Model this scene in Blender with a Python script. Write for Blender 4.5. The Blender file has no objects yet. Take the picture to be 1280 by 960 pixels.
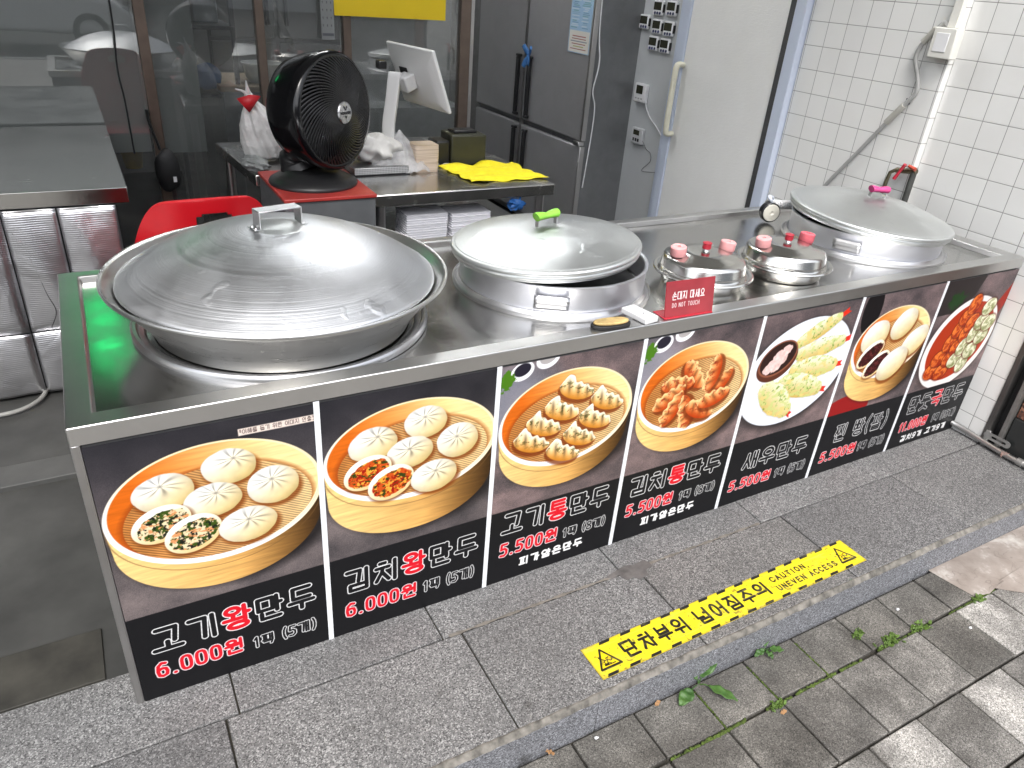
import bpy, math, random
import numpy as np
from mathutils import Vector, Matrix
R = math.radians
PI = math.pi
scene = bpy.context.scene

# ------------------------------------------------------------ camera, sky, sun, exposure
cam_d = bpy.data.cameras.new('camera')
cam = bpy.data.objects.new('camera', cam_d)
scene.collection.objects.link(cam)
scene.camera = cam
cam_d.sensor_width = 36.0
cam_d.lens = 919.99 / 1280 * 36
cam_d.clip_start = 0.05
cam_d.clip_end = 400
yaw, pitch, roll = 0.5419, 0.5062, 0.0829
fw = Vector((math.sin(yaw) * math.cos(pitch), math.cos(yaw) * math.cos(pitch), -math.sin(pitch)))
rt = Vector((math.cos(yaw), -math.sin(yaw), 0))
up = rt.cross(fw)
r2 = rt * math.cos(roll) + up * math.sin(roll)
u2 = up * math.cos(roll) - rt * math.sin(roll)
cam.matrix_world = Matrix(((r2.x, u2.x, -fw.x, 0.1057), (r2.y, u2.y, -fw.y, -1.3172), (r2.z, u2.z, -fw.z, 1.4906), (0, 0, 0, 1)))

SUN_EL, SUN_AZ = R(56), R(205)
world = bpy.data.worlds.new('World')
scene.world = world
world.use_nodes = True
wn = world.node_tree.nodes
wl = world.node_tree.links
bg = wn['Background']
sky = wn.new('ShaderNodeTexSky')
sky.sky_type = 'NISHITA'
sky.sun_disc = False
sky.sun_elevation = SUN_EL
sky.sun_rotation = SUN_AZ
sky.air_density = 1.0
sky.dust_density = 3.0
hs = wn.new('ShaderNodeHueSaturation')          # an overcast, nearly grey sky
hs.inputs['Saturation'].default_value = 0.28
wl.new(sky.outputs[0], hs.inputs['Color'])
wl.new(hs.outputs[0], bg.inputs['Color'])
bg.inputs['Strength'].default_value = 0.15
sun_d = bpy.data.lights.new('sun', 'SUN')
sun_d.energy = 0.9
sun_d.angle = R(25)
sun_d.color = (1.0, 0.97, 0.93)
sun = bpy.data.objects.new('sun', sun_d)
scene.collection.objects.link(sun)
sd = Vector((math.sin(SUN_AZ) * math.cos(SUN_EL), math.cos(SUN_AZ) * math.cos(SUN_EL), math.sin(SUN_EL)))
sun.rotation_euler = sd.to_track_quat('Z', 'Y').to_euler()
scene.view_settings.view_transform = 'Standard'
scene.view_settings.look = 'None'
scene.view_settings.gamma = 1.0
scene.view_settings.exposure = 1.22
scene.cycles.max_bounces = 8
scene.cycles.transparent_max_bounces = 16
scene.cycles.caustics_reflective = False
scene.cycles.caustics_refractive = False

# ------------------------------------------------------------ materials
MATS = {}


def s2l(c):
    return tuple(((v / 12.92) if v <= 0.04045 else ((v + 0.055) / 1.055) ** 2.4) for v in c)


class N:
    """small node-tree helper"""

    def __init__(self, name):
        self.m = bpy.data.materials.new(name)
        self.m.use_nodes = True
        self.t = self.m.node_tree
        self.b = self.t.nodes['Principled BSDF']
        self.out = self.t.nodes['Material Output']
        self.co = self.t.nodes.new('ShaderNodeTexCoord').outputs['Object']

    def node(self, typ, **kw):
        n = self.t.nodes.new(typ)
        for k, v in kw.items():
            setattr(n, k, v)
        return n

    def link(self, a, b):
        self.t.links.new(a, b)

    def set(self, **kw):
        for k, v in kw.items():
            self.b.inputs[k.replace('_', ' ')].default_value = v

    def map(self, scale=(1, 1, 1), rot=(0, 0, 0), loc=(0, 0, 0)):
        n = self.node('ShaderNodeMapping')
        n.inputs['Scale'].default_value = scale
        n.inputs['Rotation'].default_value = rot
        n.inputs['Location'].default_value = loc
        self.link(self.co, n.inputs['Vector'])
        return n.outputs[0]

    def noise(self, scale, detail=3, rough=0.55, vec=None, dist=0.0):
        n = self.node('ShaderNodeTexNoise')
        n.inputs['Scale'].default_value = scale
        n.inputs['Detail'].default_value = detail
        n.inputs['Roughness'].default_value = rough
        n.inputs['Distortion'].default_value = dist
        self.link(vec or self.co, n.inputs['Vector'])
        return n.outputs['Fac']

    def ramp(self, fac, stops):
        n = self.node('ShaderNodeValToRGB')
        e = n.color_ramp.elements
        while len(e) < len(stops):
            e.new(0.5)
        for el, (p, c) in zip(e, stops):
            el.position = p
            el.color = (*c, 1) if len(c) == 3 else c
        self.link(fac, n.inputs['Fac'])
        return n.outputs['Color']

    def mapr(self, fac, a, b, c, d):
        n = self.node('ShaderNodeMapRange')
        for i, v in zip(range(1, 5), (a, b, c, d)):
            n.inputs[i].default_value = v
        self.link(fac, n.inputs[0])
        return n.outputs[0]

    def mix(self, fac, a, b, mode='MIX'):
        n = self.node('ShaderNodeMix', data_type='RGBA', blend_type=mode)
        for i, v in ((0, fac), (6, a), (7, b)):
            if isinstance(v, (int, float)):
                n.inputs[i].default_value = v
            elif isinstance(v, tuple):
                n.inputs[i].default_value = (*v, 1)
            else:
                self.link(v, n.inputs[i])
        return n.outputs[2]

    def math(self, op, a, b=0.0):
        n = self.node('ShaderNodeMath', operation=op)
        for i, v in ((0, a), (1, b)):
            if isinstance(v, (int, float)):
                n.inputs[i].default_value = v
            else:
                self.link(v, n.inputs[i])
        return n.outputs[0]

    def bump(self, h, strength=0.3, dist=0.002, prev=None):
        n = self.node('ShaderNodeBump')
        n.inputs['Strength'].default_value = strength
        n.inputs['Distance'].default_value = dist
        self.link(h, n.inputs['Height'])
        if prev:
            self.link(prev, n.inputs['Normal'])
        self.link(n.outputs[0], self.b.inputs['Normal'])
        return n.outputs[0]


def plain(name, col, rough=0.5, metal=0.0, var=0.12, nscale=18, bump=0.0, bscale=200, spec=None):
    if name in MATS:
        return MATS[name]
    n = N(name)
    c2 = tuple(max(0, v * (1 - var)) for v in col)
    c1 = tuple(min(1, v * (1 + var)) for v in col)
    n.link(n.ramp(n.noise(nscale, 5), [(0.3, c2), (0.7, c1)]), n.b.inputs['Base Color'])
    n.link(n.mapr(n.noise(nscale * 2.3, 4), 0.3, 0.7, max(0.02, rough - 0.03), min(1, rough + 0.035)), n.b.inputs['Roughness'])
    n.set(Metallic=metal)
    if spec is not None:
        n.b.inputs['Specular IOR Level'].default_value = spec
    if bump:
        n.bump(n.noise(bscale, 3), bump, 0.001)
    MATS[name] = n.m
    return n.m


def steel(name, col=(0.6, 0.6, 0.59), rough=0.22, stretch=(4, 300, 300), smudge=0.10, bump=0.04, wave=0.05, wscale=4, metal=1.0):
    """brushed sheet steel: fine grain along one axis, smudges and slight waviness"""
    if name in MATS:
        return MATS[name]
    n = N(name)
    grain = n.noise(1.0, 3, 0.7, n.map(stretch))
    sm = n.noise(7, 6, 0.6, dist=0.6)
    r = n.math('ADD', n.mapr(grain, 0.25, 0.75, rough - 0.025, rough + 0.025), n.mapr(sm, 0.4, 0.72, 0, smudge))
    n.link(r, n.b.inputs['Roughness'])
    n.link(n.ramp(sm, [(0.3, tuple(v * 0.94 for v in col)), (0.75, tuple(min(1, v * 1.06) for v in col))]), n.b.inputs['Base Color'])
    n.set(Metallic=metal)
    b = n.bump(n.noise(wscale, 2), wave, 0.02)
    n.bump(grain, bump, 0.0006, b)
    MATS[name] = n.m
    return n.m


def spun(name, col=(0.62, 0.63, 0.64), rough=0.33, ring=420, dents=0.12, bumpv=0.08):
    """spun sheet metal: rings round the local Z axis, dents, dull stains"""
    if name in MATS:
        return MATS[name]
    n = N(name)
    sx = n.node('ShaderNodeSeparateXYZ')
    n.link(n.co, sx.inputs[0])
    rad = n.math('SQRT', n.math('ADD', n.math('MULTIPLY', sx.outputs[0], sx.outputs[0]), n.math('MULTIPLY', sx.outputs[1], sx.outputs[1])))
    cmb = n.node('ShaderNodeCombineXYZ')
    n.link(n.math('MULTIPLY', rad, ring), cmb.inputs[0])
    n.link(n.math('MULTIPLY', sx.outputs[2], ring), cmb.inputs[1])
    rings = n.noise(1.0, 4, 0.7, cmb.outputs[0])
    st = n.noise(9, 6, 0.62, dist=0.8)
    sc = n.noise(60, 4, 0.7, n.map((1, 5, 3), (0, 0, 0.6)))
    r = n.math('ADD', n.mapr(rings, 0.25, 0.75, rough - 0.05, rough + 0.06), n.mapr(st, 0.35, 0.7, -0.02, 0.05))
    n.link(r, n.b.inputs['Roughness'])
    base = n.ramp(st, [(0.28, tuple(v * 0.92 for v in col)), (0.72, col)])
    n.link(n.mix(n.mapr(sc, 0.62, 0.8, 0, 0.25), base, tuple(min(1, v * 1.25) for v in col)), n.b.inputs['Base Color'])
    n.set(Metallic=1.0, Anisotropic=0.35)
    b = n.bump(n.noise(6, 2, 0.4), dents, 0.02)
    b = n.bump(n.mapr(n.noise(17, 2, .4), .66, .78, 0, 1), .35, .004, b)
    n.bump(rings, bumpv, 0.0008, b)
    MATS[name] = n.m
    return n.m


def granite(name, lo, mid, hi, scale=260, tint=None, dirt=0.25, blotch=False):
    n = N(name)
    v = n.node('ShaderNodeTexVoronoi')
    v.inputs['Scale'].default_value = scale
    n.link(n.co, v.inputs['Vector'])
    sep = n.node('ShaderNodeSeparateColor')
    n.link(v.outputs['Color'], sep.inputs[0])
    sp = n.math('ADD', n.math('MULTIPLY', sep.outputs[0], 0.6), n.math('MULTIPLY', n.noise(scale * 1.4, 3, 0.7), 0.4))
    c = n.ramp(sp, [(0.18, lo), (0.45, mid), (0.62, mid), (0.85, hi)])
    if tint:
        c = n.mix(n.mapr(sep.outputs[1], 0.45, 0.8, 0, 1), c, tint)
    at = n.node('ShaderNodeAttribute', attribute_name='tone')
    c = n.mix(1.0, c, at.outputs['Color'], 'MULTIPLY')
    if blotch:
        lt = n.noise(7.5, 4, .55, dist=.5)
        c = n.mix(1.0, c, n.ramp(lt, [(.34, (.66, .65, .64)), (.5, (1.0, 1.0, 1.0)), (.68, (1.6, 1.6, 1.6))]), 'MULTIPLY')
    big = n.noise(3.2, 6, 0.65, dist=0.4)
    c = n.mix(n.mapr(big, 0.42, 0.72, 0, dirt), c, tuple(v * 0.5 for v in mid))
    spots = n.noise(14, 3, 0.5)
    c = n.mix(n.mapr(spots, 0.68, 0.76, 0, 0.55), c, (0.03, 0.028, 0.025))
    gum = n.node('ShaderNodeTexVoronoi')
    gum.inputs['Scale'].default_value = 5.5
    n.link(n.co, gum.inputs['Vector'])
    c = n.mix(n.mapr(n.math('ADD', gum.outputs['Distance'], n.math('MULTIPLY', n.noise(60, 2), .05)), .065, .085, .6, 0), c, (0.035, 0.032, 0.03))
    n.link(c, n.b.inputs['Base Color'])
    n.link(n.mapr(sp, 0, 1, 0.75, 0.5), n.b.inputs['Roughness'])
    n.bump(sp, 0.12, 0.001)
    return n.m


def glass(name, tint=(0.9, 0.95, 0.93), haze=0.055, rough=0.0):
    n = N(name)
    tr = n.node('ShaderNodeBsdfTransparent')
    tr.inputs[0].default_value = (*tint, 1)
    gl = n.node('ShaderNodeBsdfGlossy')
    gl.inputs['Roughness'].default_value = rough
    fr = n.node('ShaderNodeFresnel')
    fr.inputs[0].default_value = 1.85
    mx = n.node('ShaderNodeMixShader')
    n.link(n.math('MULTIPLY', fr.outputs[0], 1.0), mx.inputs[0])
    n.link(tr.outputs[0], mx.inputs[1])
    n.link(gl.outputs[0], mx.inputs[2])
    df = n.node('ShaderNodeBsdfDiffuse')             # a dust film that also paints pale haze over the pane
    df.inputs[0].default_value = (.78, .80, .78, 1)
    m2 = n.node('ShaderNodeMixShader')
    n.link(n.mapr(n.noise(2.2, 4), .3, .75, haze * .6, haze * 1.5), m2.inputs[0])
    n.link(mx.outputs[0], m2.inputs[1])
    n.link(df.outputs[0], m2.inputs[2])
    n.link(m2.outputs[0], n.out.inputs['Surface'])
    return n.m


def film(name, col, alpha, rough=0.25, bump=0.6, bscale=45):
    """thin plastic bag film: partly see-through, crinkled"""
    n = N(name)
    n.set(Roughness=rough, Alpha=alpha)
    n.b.inputs['Base Color'].default_value = (*col, 1)
    n.bump(n.noise(bscale, 4, 0.6, dist=1.0), bump, 0.01)
    n.link(n.mapr(n.noise(bscale * 0.7, 3), 0.3, 0.7, alpha - 0.15, min(1, alpha + 0.2)), n.b.inputs['Alpha'])
    return n.m


def emit(name, col, strength):
    n = N(name)
    n.set(Roughness=0.4)
    n.b.inputs['Base Color'].default_value = (*col, 1)
    n.b.inputs['Emission Color'].default_value = (*col, 1)
    n.b.inputs['Emission Strength'].default_value = strength
    return n.m


def vcol(name, rough=0.35, spec=0.4):
    """a printed sheet: the print's own colours are stored per point"""
    n = N(name)
    at = n.node('ShaderNodeAttribute', attribute_name='print')
    n.link(at.outputs['Color'], n.b.inputs['Base Color'])
    n.set(Roughness=rough)
    n.b.inputs['Specular IOR Level'].default_value = spec
    n.link(n.mapr(n.noise(6, 4), 0.3, 0.7, rough - 0.06, rough + 0.1), n.b.inputs['Roughness'])
    n.bump(n.noise(5, 2), 0.03, 0.02)
    return n.m


# ------------------------------------------------------------ geometry helpers
class MB:
    def __init__(self, M=None):
        self.v, self.f, self.mi, self.M, self.cm = [], [], [], M or Matrix(), 0

    def add(self, vs, fs):
        o = len(self.v)
        M = self.M
        for p in vs:
            q = M @ Vector(p)
            self.v.append((q.x, q.y, q.z))
        for f in fs:
            self.f.append(tuple(i + o for i in f))
            self.mi.append(self.cm)
        return self

    def box(self, x0, x1, y0, y1, z0, z1):
        return self.add([(x0, y0, z0), (x1, y0, z0), (x1, y1, z0), (x0, y1, z0), (x0, y0, z1), (x1, y0, z1), (x1, y1, z1), (x0, y1, z1)],
                        [(0, 3, 2, 1), (4, 5, 6, 7), (0, 1, 5, 4), (1, 2, 6, 5), (2, 3, 7, 6), (3, 0, 4, 7)])

    def prism(self, pts, z0, z1):
        n = len(pts)
        vs = [(x, y, z0) for x, y in pts] + [(x, y, z1) for x, y in pts]
        fs = [tuple(range(n - 1, -1, -1)), tuple(range(n, 2 * n))] + [(i, (i + 1) % n, n + (i + 1) % n, n + i) for i in range(n)]
        return self.add(vs, fs)

    def lathe(self, prof, n=64, c=(0, 0, 0), caps=False):
        vs, fs = [], []
        for r, z in prof:
            for k in range(n):
                a = 2 * PI * k / n
                vs.append((c[0] + r * math.cos(a), c[1] + r * math.sin(a), c[2] + z))
        m = len(prof)
        for j in range(m - 1):
            for k in range(n):
                k2 = (k + 1) % n
                fs.append((j * n + k, j * n + k2, (j + 1) * n + k2, (j + 1) * n + k))
        if caps:
            fs.append(tuple(range(n - 1, -1, -1)))
            fs.append(tuple((m - 1) * n + k for k in range(n)))
        return self.add(vs, fs)

    def tube(self, pts, r, n=10, flat=1.0, caps=True):
        P = [Vector(p) for p in pts]
        m = len(P)
        rs = r if isinstance(r, (list, tuple)) else [r] * m
        t = [(P[min(i + 1, m - 1)] - P[max(i - 1, 0)]).normalized() for i in range(m)]
        a = Vector((0, 0, 1)) if abs(t[0].z) < 0.9 else Vector((1, 0, 0))
        u = (a - t[0] * a.dot(t[0])).normalized()
        vs, fs = [], []
        for i in range(m):
            u = (u - t[i] * u.dot(t[i])).normalized()
            w = t[i].cross(u)
            for k in range(n):
                q = 2 * PI * k / n
                vs.append(tuple(P[i] + u * (rs[i] * math.cos(q)) + w * (rs[i] * flat * math.sin(q))))
        for i in range(m - 1):
            for k in range(n):
                k2 = (k + 1) % n
                fs.append((i * n + k, i * n + k2, (i + 1) * n + k2, (i + 1) * n + k))
        if caps:
            fs.append(tuple(range(n - 1, -1, -1)))
            fs.append(tuple((m - 1) * n + k for k in range(n)))
        return self.add(vs, fs)

    def grid(self, fn, nu, nv, close=False):
        vs = [fn(i / nu, j / nv) for j in range(nv + 1) for i in range(nu + 1)]
        fs = [(j * (nu + 1) + i, j * (nu + 1) + i + 1, (j + 1) * (nu + 1) + i + 1, (j + 1) * (nu + 1) + i) for j in range(nv) for i in range(nu)]
        return self.add(vs, fs)

    def blob(self, c, rad, seed=0, amp=0.15, nu=20, nv=12, freq=2.0):
        rnd = random.Random(seed)
        ph = [(rnd.uniform(0, 6.3), rnd.uniform(0.6, 1.5) * freq, rnd.uniform(0.6, 1.5) * freq, rnd.uniform(0, 6.3)) for _ in range(5)]

        def fn(u, v):
            a, b = 2 * PI * u, PI * (v - 0.5)
            d = Vector((math.cos(a) * math.cos(b), math.sin(a) * math.cos(b), math.sin(b)))
            k = 1 + amp * sum(math.sin(p[0] + p[1] * d.x * 2 + p[2] * d.y * 2 + p[3] * d.z) for p in ph) / 3
            return (c[0] + rad[0] * d.x * k, c[1] + rad[1] * d.y * k, c[2] + rad[2] * d.z * k)
        return self.grid(fn, nu, nv)

    def mat(self, i):
        self.cm = i
        return self

    def build(self, name, mats, parent=None, angle=35, bevel=0, seg=2, solid=0, sub=0, label=None):
        me = bpy.data.meshes.new(name)
        me.from_pydata(self.v, [], self.f)
        for m in (mats if isinstance(mats, (list, tuple)) else [mats]):
            me.materials.append(m)
        if any(self.mi):
            me.polygons.foreach_set('material_index', self.mi)
        me.polygons.foreach_set('use_smooth', [True] * len(me.polygons))
        me.set_sharp_from_angle(angle=R(angle))
        me.update()
        o = bpy.data.objects.new(name, me)
        scene.collection.objects.link(o)
        if parent:
            o.parent = parent
        if solid:
            md = o.modifiers.new('thickness', 'SOLIDIFY')
            md.thickness = solid
            md.offset = 0
        if bevel:
            md = o.modifiers.new('bevel', 'BEVEL')
            md.width = bevel
            md.segments = seg
            md.limit_method = 'ANGLE'
            md.angle_limit = R(40)
        if sub:
            md = o.modifiers.new('smooth', 'SUBSURF')
            md.levels = md.render_levels = sub
        if label:
            o['label'] = label
        return o


def tag(o, label=None, cat=None, group=None, kind=None):
    for k, v in (('label', label), ('category', cat), ('group', group), ('kind', kind)):
        if v:
            o[k] = v
    return o


def thing(name, label, cat, loc=(0, 0, 0), rz=0.0, group=None):
    o = bpy.data.objects.new(name, None)
    o.empty_display_size = 0.05
    scene.collection.objects.link(o)
    o.location = loc
    o.rotation_euler = (0, 0, rz)
    return tag(o, label, cat, group)


def copy_thing(src, loc, label, rz=None):
    def cp(o, par):
        c = o.copy()
        scene.collection.objects.link(c)
        c.parent = par
        for ch in o.children:
            cp(ch, c)
        return c
    r = cp(src, None)
    r.location = loc
    if rz is not None:
        r.rotation_euler = (0, 0, rz)
    r['label'] = label
    return r


def arc(c, r, a0, a1, n, ax=0):
    out = []
    for i in range(n + 1):
        a = R(a0 + (a1 - a0) * i / n)
        out.append((c[0] + r * math.cos(a), c[1] + r * math.sin(a)))
    return out


def bez(ps, n=24):
    """smooth curve through points (Catmull-Rom)"""
    P = [Vector(p) for p in ps]
    P = [P[0] * 2 - P[1]] + P + [P[-1] * 2 - P[-2]]
    out = []
    m = len(P) - 3
    k = max(2, n // m)
    for i in range(m):
        a, b, c, d = P[i:i + 4]
        for j in range(k):
            t = j / k
            out.append(tuple(0.5 * ((2 * b) + (c - a) * t + (2 * a - 5 * b + 4 * c - d) * t * t + (3 * b - a - 3 * c + d) * t ** 3)))
    out.append(tuple(P[-2]))
    return out

# ------------------------------------------------------------ printing: a small drawing board whose result becomes a fine mesh with per-point print colours
CIRC = [(0.5 + 0.5 * math.cos(2 * PI * k / 20), 0.5 + 0.5 * math.sin(2 * PI * k / 20)) for k in range(21)]
J = {
    'g': [[(0, 1), (1, 1), (.86, 0)]], 'n': [[(0, 1), (0, 0), (1, 0)]], 'd': [[(1, 1), (0, 1), (0, 0), (1, 0)]],
    'r': [[(0, 1), (1, 1), (1, .5), (0, .5), (0, 0), (1, 0)]], 'm': [[(0, 0), (0, 1), (1, 1), (1, 0), (0, 0)]],
    'b': [[(0, 1), (0, 0), (1, 0), (1, 1)], [(0, .52), (1, .52)]], 's': [[(.5, 1), (.45, .6), (0, 0)], [(.47, .62), (1, 0)]],
    'o': [CIRC], 'j': [[(0, 1), (1, 1)], [(.5, 1), (.45, .6), (0, 0)], [(.47, .6), (1, 0)]],
    'c': [[(.3, 1.0), (.7, 1.0)], [(0, .74), (1, .74)], [(.5, .74), (.45, .5), (0, 0)], [(.47, .48), (1, 0)]],
    'k': [[(0, 1), (1, 1), (.86, 0)], [(0, .5), (.95, .5)]], 't': [[(1, 1), (0, 1), (0, 0), (1, 0)], [(0, .5), (1, .5)]],
    'p': [[(0, 1), (1, 1)], [(0, 0), (1, 0)], [(.28, 1), (.28, 0)], [(.72, 1), (.72, 0)]],
    'h': [[(.3, 1), (.7, 1)], [(0, .78), (1, .78)], [(.5 + .4 * math.cos(2 * PI * k / 16), .3 + .3 * math.sin(2 * PI * k / 16)) for k in range(17)]],
}
LEAD = ['g', 'gg', 'n', 'd', 'dd', 'r', 'm', 'b', 'bb', 's', 'ss', 'o', 'j', 'jj', 'c', 'k', 't', 'p', 'h']
TAIL = ['', 'g', 'gg', 'gs', 'n', 'nj', 'nh', 'd', 'r', 'rg', 'rm', 'rb', 'rs', 'rt', 'rp', 'rh', 'm', 'b', 'bs', 's', 'ss', 'o', 'j', 'c', 'k', 't', 'p', 'h']
LAT = {
    '0': [[(.5 + .5 * math.copysign(abs(math.cos(a)) ** .7, math.cos(a)), .5 + .5 * math.copysign(abs(math.sin(a)) ** .7, math.sin(a))) for a in [2 * PI * k / 24 for k in range(25)]]],
    '1': [[(.15, .78), (.6, 1), (.6, 0)]],
    '5': [[(.95, 1), (.12, 1), (.05, .56), (.6, .62), (.95, .45), (.95, .18), (.6, 0), (.02, .03)]],
    '6': [[(.9, .95), (.5, 1), (.1, .8), (0, .4), (.1, .08), (.5, 0), (.9, .08), (1, .32), (.88, .54), (.5, .6), (.1, .5)]],
    '8': [[(.5, .53), (.08, .68), (.1, .93), (.5, 1), (.9, .93), (.92, .68), (.5, .53), (0, .34), (.02, .1), (.5, 0), (.98, .1), (1, .34), (.5, .53)]],
    '9': [[(.1, .05), (.5, 0), (.9, .2), (1, .6), (.9, .92), (.5, 1), (.1, .92), (0, .68), (.12, .46), (.5, .4), (.9, .5)]],
    '.': [[(.4, 0), (.6, 0)]], ',': [[(.5, .04), (.4, -.14)]], '*': [[(.2, .9), (.8, .5)], [(.2, .5), (.8, .9)], [(.5, 1), (.5, .4)]],
    '(': [[(.8, 1.1), (.35, .8), (.25, .5), (.35, .2), (.8, -.1)]], ')': [[(.2, 1.1), (.65, .8), (.75, .5), (.65, .2), (.2, -.1)]],
    'A': [[(0, 0), (.5, 1), (1, 0)], [(.2, .36), (.8, .36)]], 'C': [[(.98, .8), (.75, .98), (.3, .98), (0, .68), (0, .32), (.3, .02), (.75, .02), (.98, .2)]],
    'D': [[(0, 0), (0, 1), (.5, 1), (.95, .75), (.95, .25), (.5, 0), (0, 0)]], 'E': [[(1, 1), (0, 1), (0, 0), (1, 0)], [(0, .52), (.85, .52)]],
    'H': [[(0, 0), (0, 1)], [(1, 0), (1, 1)], [(0, .5), (1, .5)]], 'I': [[(.5, 0), (.5, 1)]], 'N': [[(0, 0), (0, 1), (1, 0), (1, 1)]], 'O': [CIRC],
    'S': [[(.95, .82), (.7, 1), (.25, .98), (.05, .76), (.25, .56), (.75, .46), (.97, .24), (.72, .02), (.25, 0), (.02, .2)]],
    'T': [[(0, 1), (1, 1)], [(.5, 1), (.5, 0)]], 'U': [[(0, 1), (0, .28), (.25, 0), (.75, 0), (1, .28), (1, 1)]], 'V': [[(0, 1), (.5, 0), (1, 1)]],
    'R': [[(0, 0), (0, 1), (.6, 1), (.95, .78), (.6, .5), (0, .5)], [(.5, .5), (1, 0)]],
}
WID = {'.': .32, ',': .32, '(': .42, ')': .42, '1': .5, ' ': .4, 'I': .3, '*': .5}


def _place(key, x0, y0, x1, y1):
    if len(key) == 2 and key[0] == key[1] or key in ('rb', 'gs', 'bs'):
        xm = (x0 + x1) / 2
        g = (x1 - x0) * .1
        return _place(key[0], x0, y0, xm - g, y1) + _place(key[1], xm + g, y0, x1, y1)
    return [[(x0 + a * (x1 - x0), y0 + b * (y1 - y0)) for a, b in pl] for pl in J[key]]


def glyph(ch):
    """polylines of one character in the unit box"""
    o = ord(ch) - 0xAC00
    if not 0 <= o < 11172:
        return LAT[ch]
    L, V, T = LEAD[o // 588], (o % 588) // 28, TAIL[o % 28]
    S = []
    b = 0.36 if T else 0.0                       # floor of the upper part
    if T:
        S += _place(T, .16, .0, .9, .26)
    h = 1 - b
    vert = {0: 'a', 1: 'ae', 2: 'ya', 3: 'yae', 4: 'eo', 5: 'e', 6: 'yeo', 7: 'ye', 20: 'i'}
    horz = {8: 'o', 12: 'yo', 13: 'u', 17: 'yu', 18: 'eu'}
    both = {9: ('o', 'a'), 10: ('o', 'ae'), 11: ('o', 'i'), 14: ('u', 'eo'), 15: ('u', 'e'), 16: ('u', 'i'), 19: ('eu', 'i')}

    def bars(v, x, y0, y1):
        m = (y0 + y1) / 2 + .02
        d = (y1 - y0) * .16
        out = []
        if v in ('a', 'ya', 'i', 'eo', 'yeo'):
            out.append([(x, y0), (x, y1)])
        if v == 'a':
            out.append([(x, m), (x + .17, m)])
        if v == 'ya':
            out += [[(x, m + d), (x + .17, m + d)], [(x, m - d), (x + .17, m - d)]]
        if v == 'eo':
            out.append([(x - .2, m), (x, m)])
        if v == 'ae':
            out += [[(x - .1, y0), (x - .1, y1)], [(x + .13, y0), (x + .13, y1)], [(x - .1, m), (x + .13, m)]]
        if v == 'e':
            out += [[(x - .08, y0), (x - .08, y1)], [(x + .14, y0), (x + .14, y1)], [(x - .26, m), (x - .08, m)]]
        return out

    def floor(v, x0, x1, y, hh):
        out = [[(x0, y), (x1, y)]]
        xm = (x0 + x1) / 2
        if v == 'o':
            out.append([(xm, y), (xm, y + hh)])
        if v == 'u':
            out.append([(xm, y), (xm, y - hh)])
        return out
    if V in vert:
        v = vert[V]
        xr = .5 if v in ('ae', 'e', 'eo') else .62
        S += _place(L, .04, b + h * (.1 if T else .06), xr, 1 - h * .04)
        S += bars(v, .8 if v not in ('i', 'eo') else .9, b - (.06 if T else 0), 1)
    elif V in horz:
        v = horz[V]
        lo = {'o': .38, 'yo': .38, 'u': .5, 'yu': .5, 'eu': .36}[v]
        S += _place(L, .16, b + h * lo, .86, 1)
        if v == 'o':
            S += floor('o', 0, 1, b + h * .07, h * .31)
        elif v == 'yo':
            yy = b + h * .07
            S += [[(0, yy), (1, yy)], [(.34, yy), (.34, yy + h * .31)], [(.68, yy), (.68, yy + h * .31)]]
        elif v == 'u':
            S += floor('u', 0, 1, b + h * .31, h * .31)
        else:
            S += floor('eu', 0, 1, b + h * .1, 0)
    else:
        hv, vv = both[V]
        S += _place(L, .1, b + h * .52, .62, 1)
        yb = b + h * (.12 if hv == 'o' else .32)
        S += floor(hv, .0, .72, yb, h * (.3 if hv == 'o' else .3))
        S += bars(vv, .82 if vv == 'a' else .93, b - (.05 if T else 0), 1)
    return S


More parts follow.
